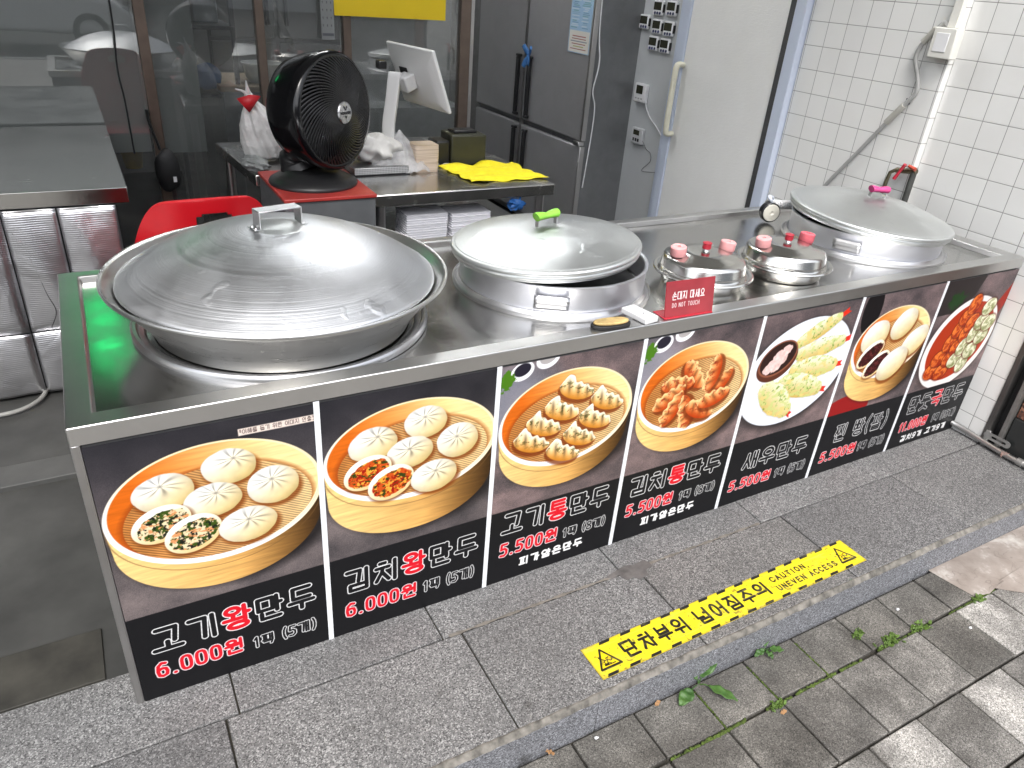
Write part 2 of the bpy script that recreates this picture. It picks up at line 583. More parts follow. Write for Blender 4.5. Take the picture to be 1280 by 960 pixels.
class Board:
    """w x h millimetres at px millimetres per cell"""

    def __init__(self, w, h, px, base):
        self.w, self.h, self.px = w, h, px
        nx, ny = int(w / px), int(h / px)
        x = (np.arange(nx) + .5) * w / nx
        y = (np.arange(ny) + .5) * h / ny
        self.X, self.Y = np.meshgrid(x, y)
        self.C = np.ones((ny, nx, 3)) * np.array(base)
        self.nx, self.ny = nx, ny

    def noise(self, sx, sy=None, seed=0, X=None, Y=None, octv=3):
        sy = sy or sx
        X = self.X if X is None else X
        Y = self.Y if Y is None else Y
        out = np.zeros_like(X)
        amp = 1.0
        tot = 0
        for k in range(octv):
            rng = np.random.RandomState(seed * 7 + k)
            T = rng.rand(64, 64)
            u, v = X / sx * 2 ** k + 9.7 * k, Y / sy * 2 ** k + 3.3 * k
            iu, iv = np.floor(u).astype(int), np.floor(v).astype(int)
            fu, fv = u - iu, v - iv
            fu, fv = fu * fu * (3 - 2 * fu), fv * fv * (3 - 2 * fv)
            a, b_, c, d = T[iv % 64, iu % 64], T[iv % 64, (iu + 1) % 64], T[(iv + 1) % 64, iu % 64], T[(iv + 1) % 64, (iu + 1) % 64]
            out += amp * ((a * (1 - fu) + b_ * fu) * (1 - fv) + (c * (1 - fu) + d * fu) * fv)
            tot += amp
            amp *= .55
        return out / tot

    def cov(self, d, soft=1.0):
        return np.clip(.5 - d / (self.px * soft), 0, 1)

    def paint(self, a, col):
        col = np.array(col) if not isinstance(col, np.ndarray) else col
        self.C += (col - self.C) * a[..., None]

    def ell(self, cx, cy, rx, ry, rot=0.0):
        c, s = math.cos(R(rot)), math.sin(R(rot))
        x, y = self.X - cx, self.Y - cy
        u, v = (x * c + y * s) / rx, (-x * s + y * c) / ry
        return (np.sqrt(u * u + v * v) - 1) * min(rx, ry), u, v

    def segs(self, polys, sl=None):
        X, Y = (self.X, self.Y) if sl is None else (self.X[sl], self.Y[sl])
        D = np.full(X.shape, 1e9)
        for pl in polys:
            for (ax, ay), (bx, by) in zip(pl[:-1], pl[1:]):
                dx, dy = bx - ax, by - ay
                t = np.clip(((X - ax) * dx + (Y - ay) * dy) / (dx * dx + dy * dy + 1e-9), 0, 1)
                np.minimum(D, np.hypot(X - ax - t * dx, Y - ay - t * dy), out=D)
        return D

    def poly(self, pts):
        """coverage of a filled polygon (even-odd)"""
        X, Y = self.X, self.Y
        ins = np.zeros(X.shape, bool)
        for (ax, ay), (bx, by) in zip(pts, pts[1:] + pts[:1]):
            if ay == by:
                continue
            ins ^= ((ay > Y) != (by > Y)) & (X < (bx - ax) * (Y - ay) / (by - ay) + ax)
        d = self.segs([pts + pts[:1]])
        return self.cov(np.where(ins, -d, d))

    def text(self, s, x0, x1, y0, y1, hw, fill, line=None, ow=0, red=None, redfill=(.84, .12, .18), gap=.12, slant=0.0):
        ws = [WID.get(c, 1.0 if ord(c) > 0x3000 else .62) for c in s]
        unit = (x1 - x0) / (sum(ws) + gap * (len(s) - 1))
        x = x0
        H = y1 - y0
        for i, ch in enumerate(s):
            w = ws[i] * unit
            if ch != ' ':
                m = hw + ow
                pl = [[(x + hw + a * (w - 2 * hw) + slant * (b - .5) * H, y0 + hw + b * (H - 2 * hw)) for a, b in p] for p in glyph(ch)]
                k = m + 3 * self.px + H * .12
                i0, i1 = max(0, int((x - k) / self.px)), min(self.nx, int((x + w + k) / self.px) + 1)
                j0, j1 = max(0, int((y0 - k) / self.px)), min(self.ny, int((y1 + k) / self.px) + 1)
                sl = (slice(j0, j1), slice(i0, i1))
                if i1 > i0 and j1 > j0:
                    D = self.segs(pl, sl)
                    C = self.C[sl]
                    if line is not None:
                        a = self.cov(D - hw - ow)
                        C += (np.array(line) - C) * a[..., None]
                    f = redfill if red is not None and i in red else fill
                    a = self.cov(D - hw)
                    C += (np.array(f) - C) * a[..., None]
            x += w + gap * unit

    # ---- printed food
    def basket(self, cx, cy, rx, ry, hgt, seed=0):
        X, Y = self.X, self.Y
        g = self.noise(60, 5, seed + 3)
        d1, u, v = self.ell(cx, cy - hgt, rx * .97, ry)
        dm = np.where((Y < cy) & (Y > cy - hgt), np.abs(X - cx) - rx * (1 - .03 * np.clip((cy - Y) / hgt, 0, 1)), 1e3)
        dsh, _, _ = self.ell(cx + 22, cy - hgt - 6, rx * 1.02, ry * .98)
        self.paint(np.clip(.5 - dsh / 26, 0, 1) * .75, (.10, .09, .09))
        t = np.clip((X - cx) / rx * .5 + .5, 0, 1)[..., None]
        wood = np.array((.95, .82, .55)) * (1 - t) + np.array((.80, .55, .27)) * t
        wood = wood * (1 - .75 * np.clip((t - .55) / .45, 0, 1) ** 1.2)
        wood = wood * (.88 + .24 * g[..., None])
        self.paint(self.cov(np.minimum(d1, dm)), wood)
        d0, u, v = self.ell(cx, cy - 16, rx, ry)
        self.paint(self.cov(np.abs(d0) - 1.2) * (Y < cy) * .5, (.45, .33, .2))
        d, u, v = self.ell(cx, cy, rx, ry)
        k = np.clip((-u * .5 - v * .7 + .3), 0, 1)[..., None]
        rim = np.array((.97, .90, .74)) * (1 - k) + np.array((.95, .96, .99)) * k
        self.paint(self.cov(d), rim)
        dl, _, _ = self.ell(cx, cy + 3, rx - 5.5, ry - 7)
        self.paint(self.cov(np.abs(dl) - .7) * (Y < cy) * .6, (.72, .72, .74))
        di, u, v = self.ell(cx, cy + 5, rx - 9, ry - 9)
        k = np.clip(u * .75 + .45 + .2 * v, 0, 1)[..., None]
        inn = np.array((.84, .42, .11)) * (1 - k) + np.array((.97, .87, .62)) * k
        inn = inn * (.9 + .2 * g[..., None])
        inside = self.cov(di)
        self.paint(inside, inn)
        df, u, v = self.ell(cx + 4, cy - ry * .17, rx * .87, ry * .8)
        self.paint(inside * np.clip(.5 - (df - 4) / 9, 0, 1) * .7, (.55, .25, .08))
        st = .5 + .5 * np.sin((X * .55 + Y * 1.0) * 2 * PI / 6.5 + 1.5 * self.noise(60, 60, 4))
        st2 = self.noise(30, 30, seed + 5)
        t = np.clip(.5 + .4 * u, 0, 1)[..., None]
        mat = np.array((.80, .50, .24)) * (1 - t) + np.array((.97, .86, .64)) * t
        mat = mat * (1 - .42 * (st[..., None] ** 2)) * (.88 + .22 * st2[..., None])
        self.paint(inside * self.cov(df), mat)
        self.basket_clip = inside

    def bun(self, cx, cy, rx, ry, rot=0, seed=0, plain_=False):
        rng = random.Random(seed)
        ds, _, _ = self.ell(cx + rx * .08, cy - ry * .2, rx * 1.06, ry * 1.0, rot)
        self.paint(np.clip(.5 - ds / 8, 0, 1) * .75, (.48, .23, .07))
        d, u, v = self.ell(cx, cy, rx, ry, rot)
        d = d + (self.noise(24, 24, seed + 11) - .5) * 3.5
        c, s = math.cos(R(rot)), math.sin(R(rot))
        X, Y = (self.X - cx) / rx, (self.Y - cy) / ry
        lit = np.clip(.62 - .35 * X + .42 * Y, 0, 1)[..., None]
        col = np.array((.86, .74, .46)) * (1 - lit) + np.array((.985, .98, .96)) * lit
        edge = np.clip((np.sqrt(X * X + Y * Y) - .62) / .38, 0, 1)[..., None]
        col = col * (1 - .10 * edge)
        col = np.minimum(1, col * (.95 + .1 * self.noise(16, 16, seed + 2)[..., None]))
        if not plain_:
            ax, ay = rng.uniform(-.12, .2), rng.uniform(.2, .42)
            th = np.arctan2((Y - ay) * 1.25, X - ax)
            rr = np.hypot(X - ax, (Y - ay) * 1.25)
            n = rng.choice([9, 10, 11, 12])
            w = np.sin(th * n + 2.2 * rr + 1.3 * np.sin(th * 3 + seed))
            f = np.exp(-((rr - .34) / .34) ** 2)
            col = col * (1 - .34 * (np.clip(w, 0, 1) ** 2 * f)[..., None])
            col = np.minimum(1, col + .06 * (np.clip(-w, 0, 1) * f)[..., None])
            col = col * (1 - .35 * np.exp(-(rr / .09) ** 2)[..., None])
        self.paint(self.cov(d), col)

    def filling(self, cx, cy, rx, ry, rot, pal, seed=0):
        ds, _, _ = self.ell(cx + 3, cy - 6, rx * 1.05, ry, rot)
        self.paint(np.clip(.5 - ds / 7, 0, 1) * .7, (.42, .2, .06))
        d, u, v = self.ell(cx, cy, rx, ry, rot)
        lit = np.clip(.6 + .5 * v, 0, 1)[..., None]
        self.paint(self.cov(d), np.array((.90, .76, .5)) * (1 - lit) + np.array((.99, .98, .95)) * lit)
        d2, u, v = self.ell(cx + 2, cy - 2, rx * .87, ry * .72, rot)
        d2 = d2 + (self.noise(9, 9, seed + 9) - .5) * 6
        n1, n2, n3 = self.noise(8, 8, seed), self.noise(6, 6, seed + 1), self.noise(10, 5, seed + 2)
        col = np.ones(self.C.shape) * np.array(pal[0])
        for n, th, c in ((n1, .52, pal[1]), (n2, .57, pal[2]), (n3, .6, pal[3])):
            a = np.clip((n - th) / .06, 0, 1)[..., None]
            col = col * (1 - a) + np.array(c) * a
        self.paint(self.cov(d2), col)

    def dumpling(self, cx, cy, r, rot, hot, seed=0):
        """half-moon with a pleated crest"""
        c, s = math.cos(R(rot)), math.sin(R(rot))
        x, y = self.X - cx, self.Y - cy
        u, v = (x * c + y * s) / r, (-x * s + y * c) / r
        crest = .42 * np.sqrt(np.clip(1 - u * u, 0, 1)) - .12 + .05 * np.sin(u * 15 + seed) + (.40 if not hot else .12) * np.exp(-((u + .62) / .26) ** 2)
        belly = -.55 * np.sqrt(np.clip(1 - u * u, 0, 1))
        d = np.maximum(v - crest, belly - v)
        d = np.maximum(d, np.abs(u) - 1) * r
        sh = np.maximum(v - crest, belly - .22 - v) * r
        self.paint(np.clip(.5 - np.maximum(sh, (np.abs(u) - 1) * r) / 7, 0, 1) * .75, (.45, .18, .05))
        t = np.clip((v + .5), 0, 1)[..., None]
        a_, b_ = ((.80, .52, .18), (1.0, .99, .90)) if not hot else ((.72, .25, .06), (1.0, .86, .58))
        col = np.array(a_) * (1 - t) + np.array(b_) * t
        pl = np.sin(u * 12 + v * 5 + seed)
        f = np.exp(-((v - .02) / .3) ** 2)
        g = self.noise(9, 7, seed + 4)
        col = col * (1 - (.38 if not hot else .30) * (np.clip(pl, 0, 1) ** 2 * f)[..., None])
        col = np.minimum(1, col + .12 * (np.clip(-pl, 0, 1) * f)[..., None])
        spot = np.clip((g - .6) / .06, 0, 1) * f
        k_ = np.exp(-((v - crest + .06) / .09) ** 2)[..., None] * .75
        col = col * (1 - k_) + np.array((1.0, .98, .90) if not hot else (1.0, .86, .62)) * k_
        self.paint(self.cov(d), col * (1 - .55 * spot[..., None]) + np.array((.18, .2, .06) if not hot else (.5, .06, .02)) * .55 * spot[..., None])

    def roll(self, ax, ay, bx, by, r, seed=0, tail=True):
        """a translucent shrimp roll with its red tail"""
        L = math.hypot(bx - ax, by - ay)
        ux, uy = (bx - ax) / L, (by - ay) / L
        if tail:
            self.paint(self.poly([(bx - 6 * uy, by + 6 * ux), (bx + 46 * ux - 12 * uy, by + 46 * uy + 12 * ux), (bx + 42 * ux, by + 42 * uy), (bx + 54 * ux + 8 * uy, by + 54 * uy - 8 * ux), (bx + 20 * ux + 10 * uy, by + 20 * uy - 10 * ux)]), (.86, .20, .12))
        t = np.clip(((self.X - ax) * ux + (self.Y - ay) * uy) / L, 0, 1)
        w = r * (.72 + .5 * np.sin(PI * np.clip(t * .9 + .08, 0, 1)))
        px, py = self.X - ax - t * L * ux, self.Y - ay - t * L * uy
        d = np.hypot(px, py) - w + (self.noise(18, 18, seed) - .5) * 7
        self.paint(np.clip(.5 - (d - 2 + (py > 0) * 3) / 9, 0, 1) * .5, (.55, .52, .5))
        side = np.clip(.55 + .5 * py / r, 0, 1)[..., None]
        n1, n2 = self.noise(14, 10, seed + 1), self.noise(9, 9, seed + 2)
        col = np.array((.80, .68, .36)) * (1 - side) + np.array((.93, .94, .84)) * side
        n3 = self.noise(26, 20, seed + 3)
        for n, th, c in ((n1, .48, (.78, .82, .52)), (n3, .55, (.92, .80, .50)), (n2, .66, (.40, .55, .20))):
            a = np.clip((n - th) / .12, 0, 1)[..., None] * .75
            col = col * (1 - a) + np.array(c) * a
        self.paint(self.cov(d), col)

    def table_top(self, seed, hi=(.50, .44, .43), lo=(.24, .23, .24), top=.6):
        n = self.noise(90, 70, seed, octv=4)
        f = np.random.RandomState(seed).rand(*self.X.shape)
        t = np.clip(.25 + .9 * (n - .3) + (f - .5) * .3, 0, 1)[..., None]
        col = np.array(lo) * (1 - t) + np.array(hi) * t
        k = np.clip((self.Y / self.h - .55) / .45, 0, 1)[..., None]
        self.C[:] = col * (1 - k * top) + col * np.array((.75, .78, .85)) * .7 * k * top

    def sheet(self, name, mats, M, parent=None, lift=0.0):
        """turn the board into a fine mesh; M maps (x, y, 0) metres to the place of the print"""
        nx, ny = self.nx, self.ny
        vs = np.zeros((ny * nx, 3), np.float32)
        vs[:, 0] = (self.X / 1000 / (self.w / 1000) * (self.w / 1000)).ravel()
        vs[:, 1] = (self.Y / 1000).ravel()
        # stretch the outermost points to the sheet's true border
        gx = np.linspace(0, self.w / 1000, nx)
        gy = np.linspace(0, self.h / 1000, ny)
        GX, GY = np.meshgrid(gx, gy)
        vs[:, 0], vs[:, 1] = GX.ravel(), GY.ravel()
        Mn = np.array(M)
        vs = (vs @ Mn[:3, :3].T + Mn[:3, 3]).astype(np.float32)
        idx = np.arange(ny * nx).reshape(ny, nx)
        q = np.stack([idx[:-1, :-1], idx[:-1, 1:], idx[1:, 1:], idx[1:, :-1]], -1).reshape(-1, 4).astype(np.int32)
        me = bpy.data.meshes.new(name)
        me.vertices.add(len(vs))
        me.vertices.foreach_set('co', vs.ravel())
        me.loops.add(q.size)
        me.loops.foreach_set('vertex_index', q.ravel())
        me.polygons.add(len(q))
        me.polygons.foreach_set('loop_start', np.arange(0, q.size, 4, dtype=np.int32))
        me.update(calc_edges=True)
        at = me.attributes.new('print', 'FLOAT_COLOR', 'POINT')
        c = np.clip(self.C, 0, 1)
        c = np.clip((c - .5) * 1.06 + .5, 0, 1)
        lin = np.where(c <= .04045, c / 12.92, ((c + .055) / 1.055) ** 2.4) * .88
        at.data.foreach_set('color', np.concatenate([lin.reshape(-1, 3), np.ones((ny * nx, 1))], 1).astype(np.float32).ravel())
        me.materials.append(mats)
        o = bpy.data.objects.new(name, me)
        scene.collection.objects.link(o)
        if parent:
            o.parent = parent
        return o


WHITE, BLACK, RED = (.97, .97, .97), (.105, .105, .115), (.84, .13, .19)


def poster(i):
    px = [1.15, 1.25, 1.45, 1.6, 1.8, 2.0, 2.1][i]
    B = Board(430 if i < 6 else 424, 690, px, (.3, .28, .28))
    B.table_top(i + 3, top=.9 if i < 2 else .25, hi=(.70, .59, .58) if i > 1 else (.60, .545, .535))
    if i < 2:
        dark = np.clip((B.Y - 520) / 150, 0, 1)
        B.paint(dark * .55, (.17, .17, .19))
        B.basket(215, 499 + (0 if i == 0 else 17), 213, 148 if i == 0 else 134, 70 if i == 0 else 96, i)
        dy = 0 if i == 0 else 4
        B.bun(117, 552 + dy, 57, 44, 5, 1 + i)
        B.bun(243, 582 + dy, 53, 42, -4, 2 + i)
        B.bun(325, 512 + dy, 54, 48, -8, 3 + i)
        B.bun(204, 508 + dy, 57, 42, 3, 6 + i)
        pal = [(.93, .85, .70), (.25, .33, .10), (.12, .13, .10), (.86, .60, .40)] if i == 0 else [(.80, .34, .12), (.93, .66, .26), (.62, .10, .05), (.22, .26, .08)]
        B.filling(103, 478 + dy, 58, 43, 20, pal, 30 + i)
        B.filling(158, 436 + dy, 58, 45, 22, pal, 40 + i)
        B.bun(266, 425 + dy, 60, 45, 4, 9 + i)
    elif i < 4:
        d, _, _ = B.ell(30, 570, 130, 110, 30)
        B.paint(np.clip(.5 - d / 90, 0, 1) * .6, (.62, .64, .70))
        for cx, cy, r_ in ((60, 668, 33), (130, 690, 34)):
            d, u, v = B.ell(cx, cy, r_, r_ * .75, 20)
            B.paint(B.cov(d), (.93, .93, .95))
            d, u, v = B.ell(cx, cy + 4, r_ * .72, r_ * .5, 20)
            B.paint(B.cov(d), (.16, .15, .2) if cx < 100 else (.68, .66, .66))
        d, _, _ = B.ell(20, 648, 20, 28, -20)
        B.paint(B.cov(d + (B.noise(10, 10, 5) - .5) * 26), (.30, .48, .12))
        B.basket(210, 505, 203, 143, 68, i)
        if i == 2:
            for k, (x, y) in enumerate([(330, 535), (228, 588), (190, 534), (300, 484), (140, 498), (256, 440), (107, 456), (208, 402)]):
                B.dumpling(x, y, 58, -20, False, k)
        else:
            for k in range(9):
                a = 2 * PI * k / 9 + .25
                x, y = 208 + 92 * math.cos(a), 488 + 64 * math.sin(a)
                B.dumpling(x, y, 62, math.degrees(math.atan2(math.sin(a) * .75, math.cos(a))) + (215 if math.cos(a) < 0 else 35), True, k)
    elif i == 4:
        d, _, _ = B.ell(205, 462, 236, 186, 14)
        B.paint(np.clip(.5 - d / 30, 0, 1) * .7, (.12, .11, .11))
        d, u, v = B.ell(203, 472, 232, 180, 14)
        B.paint(B.cov(d), (.90, .92, .96))
        d, u, v = B.ell(203, 474, 180, 132, 14)
        B.paint(np.clip(.5 - d / 20, 0, 1) * .5, (.97, .97, .99))
        for k, (a, b, c, d_, r_) in enumerate([(184, 578, 330, 640, 24), (200, 535, 378, 552, 27), (195, 482, 368, 468, 33), (160, 440, 325, 390, 36), (88, 428, 195, 338, 42)]):
            B.roll(a, b, c, d_, r_, k * 5)
        d, u, v = B.ell(102, 525, 84, 62, 20)
        B.paint(B.cov(d), (.36, .20, .14))
        d, u, v = B.ell(102, 537, 80, 56, 20)
        B.paint(B.cov(d), (.55, .34, .26))
        d, u, v = B.ell(102, 538, 74, 50, 20)
        B.paint(B.cov(d), (.20, .12, .10))
        for k, (x, y) in enumerate([(80, 520), (120, 532), (100, 545), (132, 560), (70, 508), (100, 512)]):
            d, u, v = B.ell(x, y, 24, 17, 30)
            n = B.noise(12, 12, k)[..., None]
            B.paint(B.cov(d + (B.noise(14, 14, k + 3) - .5) * 10), np.array((.96, .82, .80)) * (.8 + .3 * n))
    elif i == 5:
        d, u, v = B.ell(60, 640, 45, 85, 0)
        B.paint(B.cov(d), (.09, .08, .09))
        d, u, v = B.ell(90, 265, 120, 55, 0)
        B.paint(B.cov(d), (.58, .10, .10))
        B.basket(222, 500, 196, 133, 92, 5)
        B.bun(122, 536, 66, 58, 24, 21, True)
        B.bun(258, 562, 66, 52, 34, 22, True)
        B.bun(352, 482, 74, 50, 36, 23, True)
        pal = [(.22, .07, .06), (.34, .12, .12), (.14, .04, .04), (.42, .2, .2)]
        B.filling(128, 470, 66, 40, 34, pal, 50)
        B.filling(178, 424, 66, 38, 34, pal, 60)
        B.bun(268, 410, 76, 58, 30, 24, True)
    else:
        B.paint(B.poly([(0, 560), (0, 690), (120, 690), (230, 690), (200, 620), (110, 560)]), (.20, .18, .18))
        d, _, _ = B.ell(95, 608, 45, 28, 10)
        B.paint(B.cov(d + (B.noise(14, 14, 5) - .5) * 34), (.13, .25, .12))
        B.paint(B.poly([(330, 520), (424, 640), (424, 560), (380, 470)]), (.60, .16, .10))
        d, u, v = B.ell(215, 425, 205, 178, 24)
        B.paint(np.clip(.5 - (d - 8) / 20, 0, 1) * .5, (.2, .15, .14))
        B.paint(B.cov(d), (.93, .91, .90))
        d, u, v = B.ell(218, 430, 180, 150, 24)
        B.paint(B.cov(d), (.68, .22, .08))
        rng = random.Random(4)
        for k in range(20):
            hot = k < 11
            a, b = rng.random(), rng.random()
            j = k if hot else k - 11
            x = (105 if hot else 235) + (j % 2) * 58 + (j // 2) * 24 + rng.uniform(-9, 9)
            y = 330 + (j // 2) * 50 + (20 if not hot else 0) - (j % 2) * 22 + rng.uniform(-8, 8)
            d, u, v = B.ell(x, y, 40, 33, 30 + rng.uniform(-40, 40))
            rr = np.hypot(u, v)
            n = B.noise(10, 10, k)
            th_ = np.arctan2(v, u)
            w = np.clip(.55 + .35 * np.sin(th_ * 3 + rr * 5 + n * 6 + k) + .3 * v, 0, 1)[..., None]
            c1, c2 = ((.58, .16, .04), (.92, .50, .22)) if hot else ((.52, .54, .34), (.95, .94, .84))
            B.paint(np.clip(.5 - (d - 4) / 6, 0, 1) * .6, (.3, .08, .03))
            B.paint(B.cov(d), np.array(c1) * (1 - w) + np.array(c2) * w)
    # the black band with the writing
    B.paint(B.cov(B.Y - 252), BLACK)
    T = [('고기왕만두', [2], 36, 394, 132, 206), ('김치왕만두', [2], 36, 397, 134, 207), ('고기통만두', [2], 38, 390, 166, 238), ('김치통만두', [2], 36, 392, 165, 234),
         ('새우만두', None, 70, 369, 130, 198), ('찐 빵(팥)', None, 80, 369, 128, 200), ('만둣국만두', [2], 48, 390, 152, 226)][i]
    B.text(T[0], T[2], T[3], T[4], T[5], [5.5, 5.5, 5.3, 5.3, 5.0, 3.7, 4.6][i], BLACK, WHITE, 2.2, T[1], gap=.1)
    P = [('6.000원', 34, 222, 58, 106), ('6.000원', 36, 226, 54, 102), ('5.500원', 38, 224, 90, 138), ('5.500원', 36, 218, 90, 136), ('5.500원', 33, 224, 54, 98), ('5.500원', 40, 230, 50, 96), ('11.000원', 42, 212, 72, 116)][i]
    B.text(P[0], P[1], P[2], P[3], P[4], 4.1, RED, (.98, .93, .94), 2.0, gap=.1)
    Q = ['1팩 (5개)', '1팩 (5개)', '1팩 (8개)', '1팩 (8개)', '1팩 (5개)', '1팩 (5개)', '1팩 (18개)'][i]
    qy = [(54, 90), (56, 94), (90, 124), (90, 124), (54, 90), (50, 88), (74, 110)][i]
    B.text(Q, 242, 392, qy[0], qy[1], 2.7, BLACK, WHITE, 1.7, gap=.08)
    if i in (2, 3):
        B.text('피가얇은만두', 103, 318, 36, 68, 3.0, WHITE, gap=.12)
    if i == 6:
        B.text('김치9개 고기9개', 78, 362, 20, 50, 2.8, WHITE, gap=.12)
    if i == 0:
        B.paint(B.cov(np.maximum(np.abs(B.X - 347) - 79, np.abs(B.Y - 656) - 8)), (.90, .84, .80))
        B.text('*이해를 돕기 위한 이미지 연출컷', 270, 424, 651, 662, .5, (.2, .15, .15), gap=.1)
    # the white dividing strip printed between the pictures is a part of its own
    return B

# ------------------------------------------------------------ the setting
GRAN = granite('granite', (.022, .022, .023), (.152, .150, .149), (.42, .417, .41), 360, dirt=.45)
GRAN2 = granite('granite_riser', (.03, .03, .034), (.20, .205, .215), (.52, .53, .55), 360, dirt=.3)
PAVE = granite('concrete_paver', (.038, .037, .034), (.155, .149, .138), (.34, .33, .315), 420, dirt=.4, blotch=True)
MORTAR = plain('mortar', (.15, .139, .122), .85, var=.6, nscale=40, bump=.5, bscale=90)
CONC = plain('concrete_floor', (.050, .050, .047), .62, var=.45, nscale=3.5, bump=.15, bscale=60)
DIRT = plain('joint_dirt', (.03, .027, .02), .95, var=.4, nscale=40, bump=.4)
MOSS = plain('moss', (.06, .09, .015), .95, var=.6, nscale=60, bump=.8, bscale=300)
ASPH = plain('asphalt', (.05, .05, .05), .9, var=.25, nscale=30, bump=.4, bscale=250)


def tone(o, vals):
    """one brightness per face: each stone its own"""
    at = o.data.attributes.new('tone', 'FLOAT_COLOR', 'FACE')
    at.data.foreach_set('color', np.array(vals, np.float32).ravel())


rng = random.Random(11)


def slab_rows(name, rows, mat, z0, z1, gap, tones, bevel, parent=None):
    mb = MB()
    vals = []
    for (y0, y1, xs) in rows:
        for a, b in zip(xs[:-1], xs[1:]):
            dz = rng.uniform(-.0015, .0015)
            n0 = len(mb.f)
            mb.box(a + gap / 2, b - gap / 2, y0 + gap / 2, y1 - gap / 2, z0, z1 + dz)
            t = rng.choice(tones)
            vals += [(t[0], t[1], t[2], 1)] * (len(mb.f) - n0)
    o = mb.build(name, mat, bevel=bevel, seg=1)
    tone(o, vals)
    return tag(o, kind='structure')


# terrace: two rows of granite slabs, riser, worn mortar nosing
front = [-2.6, -2.0, -1.4, -.42, .155, .735, 1.30, 1.893, 2.46, 3.3]
back = [-2.6, -2.0, -1.4, -.95, -.40, .185, .684, 1.25, 1.812, 2.392, 3.02]
slab_rows('terrace', [(-.4315, -.122, front), (-.122, .10, back)], GRAN, -.06, 0.0, .0042,
          [(1, 1, 1), (.86, .86, .87), (1.1, 1.1, 1.1), (.95, .93, .91)], .002)
tag(MB().box(-2.6, 3.3, -.43, .25, -.2, -.008).build('terrace_bed', DIRT), kind='structure')
rs = MB()
vals = []
for a, b in zip([-2.6, -1.7, -.8, .1, .95, 1.32, 2.2, 3.3][:-1], [-1.7, -.8, .1, .95, 1.32, 2.2, 3.3]):
    rs.box(a + .001, b - .001, -.4445, -.41, -.16, -.010)
    t = rng.uniform(.92, 1.05)
    vals += [(t, t, t * 1.03, 1)] * 6
o = rs.build('terrace_riser', GRAN2, bevel=.002, seg=1)
tone(o, vals)
tag(o, kind='structure')


def nosing(u, v):
    x = -2.6 + 5.9 * u
    w = .5 + .5 * math.sin(x * 7.3) * math.sin(x * 2.9 + 1) + .12 * math.sin(x * 19)
    prof = [(-.4265 - .003 * w, -.0015), (-.432 - .002 * w, .0005), (-.4365 - .002 * w, -.002), (-.440 - .002 * w, -.005), (-.4455, -.008 - .005 * w), (-.441, -.014 - .006 * w)]
    k = min(len(prof) - 2, int(v * (len(prof) - 1)))
    t = v * (len(prof) - 1) - k
    a, b = prof[k], prof[k + 1]
    j = .0006 * math.sin(x * 61 + v * 5) + .0005 * math.sin(x * 147 + 2 + v * 9)
    return (x, a[0] + (b[0] - a[0]) * t + j * .7, a[1] + (b[1] - a[1]) * t + j * .5)


tag(MB().grid(nosing, 900, 10).build('terrace_nosing', MORTAR, angle=60), kind='structure')

# pavement: concrete blocks laid in running rows, each with its own tone
PZ = -.11
rows = []
yv = [-.450, -.594]
while yv[-1] > -3.2:
    yv.append(yv[-1] - .191)
P = .1872
for k, (a, b) in enumerate(zip(yv[:-1], yv[1:])):
    off = 1.2505 if k == 0 else (1.258 + .18 if k % 2 else 1.35)
    xs = [off + P * j for j in range(-20, 14)]
    rows.append((b, a, xs))
pt = [(.70, .68, .66), (.85, .83, .81), (1.0, .98, .96), (.62, .60, .57), (1.55, 1.52, 1.5), (1.75, 1.73, 1.72), (.9, .88, .86)]
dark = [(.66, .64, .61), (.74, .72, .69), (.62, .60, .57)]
mb = MB()
vals = []
for k, (y0, y1, xs) in enumerate(rows):
    for a, b in zip(xs[:-1], xs[1:]):
        if k == 0 and a > 2.2:
            continue
        g = .0062
        n0 = len(mb.f)
        tz = [PZ + rng.uniform(-.002, .002) for _ in range(4)]
        X0, X1, Y0, Y1 = a + g / 2, b - g / 2, y0 + g / 2 + (.004 if k == 0 else 0), y1 - g / 2
        mb.add([(X0, Y0, PZ - .06), (X1, Y0, PZ - .06), (X1, Y1, PZ - .06), (X0, Y1, PZ - .06), (X0, Y0, tz[0]), (X1, Y0, tz[1]), (X1, Y1, tz[2]), (X0, Y1, tz[3])],
               [(0, 3, 2, 1), (4, 5, 6, 7), (0, 1, 5, 4), (1, 2, 6, 5), (2, 3, 7, 6), (3, 0, 4, 7)])
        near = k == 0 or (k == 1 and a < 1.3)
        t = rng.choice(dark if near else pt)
        vals += [(*t, 1)] * 6
pv = mb.build('pavement', PAVE, bevel=.003, seg=2)
tone(pv, vals)
tag(pv, kind='structure')
tag(MB().box(-60, 60, -3.3, 40, -.30, -.125).build('ground_bed', DIRT), kind='structure')
tag(MB().add([(-200, -200, -.32), (200, -200, -.32), (200, 200, -.32), (-200, 200, -.32)], [(0, 1, 2, 3)]).build('ground', ASPH), kind='structure')
tag(MB().box(-60, 60, -7.0, -3.2, -.40, -.115).build('bounce_sidewalk', plain('sidewalk_concrete', (.30, .29, .275), .85, var=.2, nscale=4)), kind='structure')  # unseen pale paving, added to brighten the reflections in the steel
tag(MB().box(-60, 60, -7.15, -7.0, -.40, -.10).build('kerb', plain('kerb_stone', (.3, .3, .3), .8), bevel=.01), kind='structure')

# cement patch at the foot of the step
pts = [(2.27, -.446), (2.285, -.52), (2.30, -.585), (2.36, -.60), (2.395, -.588), (2.44, -.625), (2.49, -.66), (2.60, -.70), (2.75, -.72), (2.95, -.70), (3.2, -.72), (3.4, -.70), (3.4, -.446)]


def patchz(x, y):
    return PZ + .004 + .004 * math.sin(x * 31) * math.sin(y * 27) + .006 * max(0, (-.46 - y)) * -4 + .01


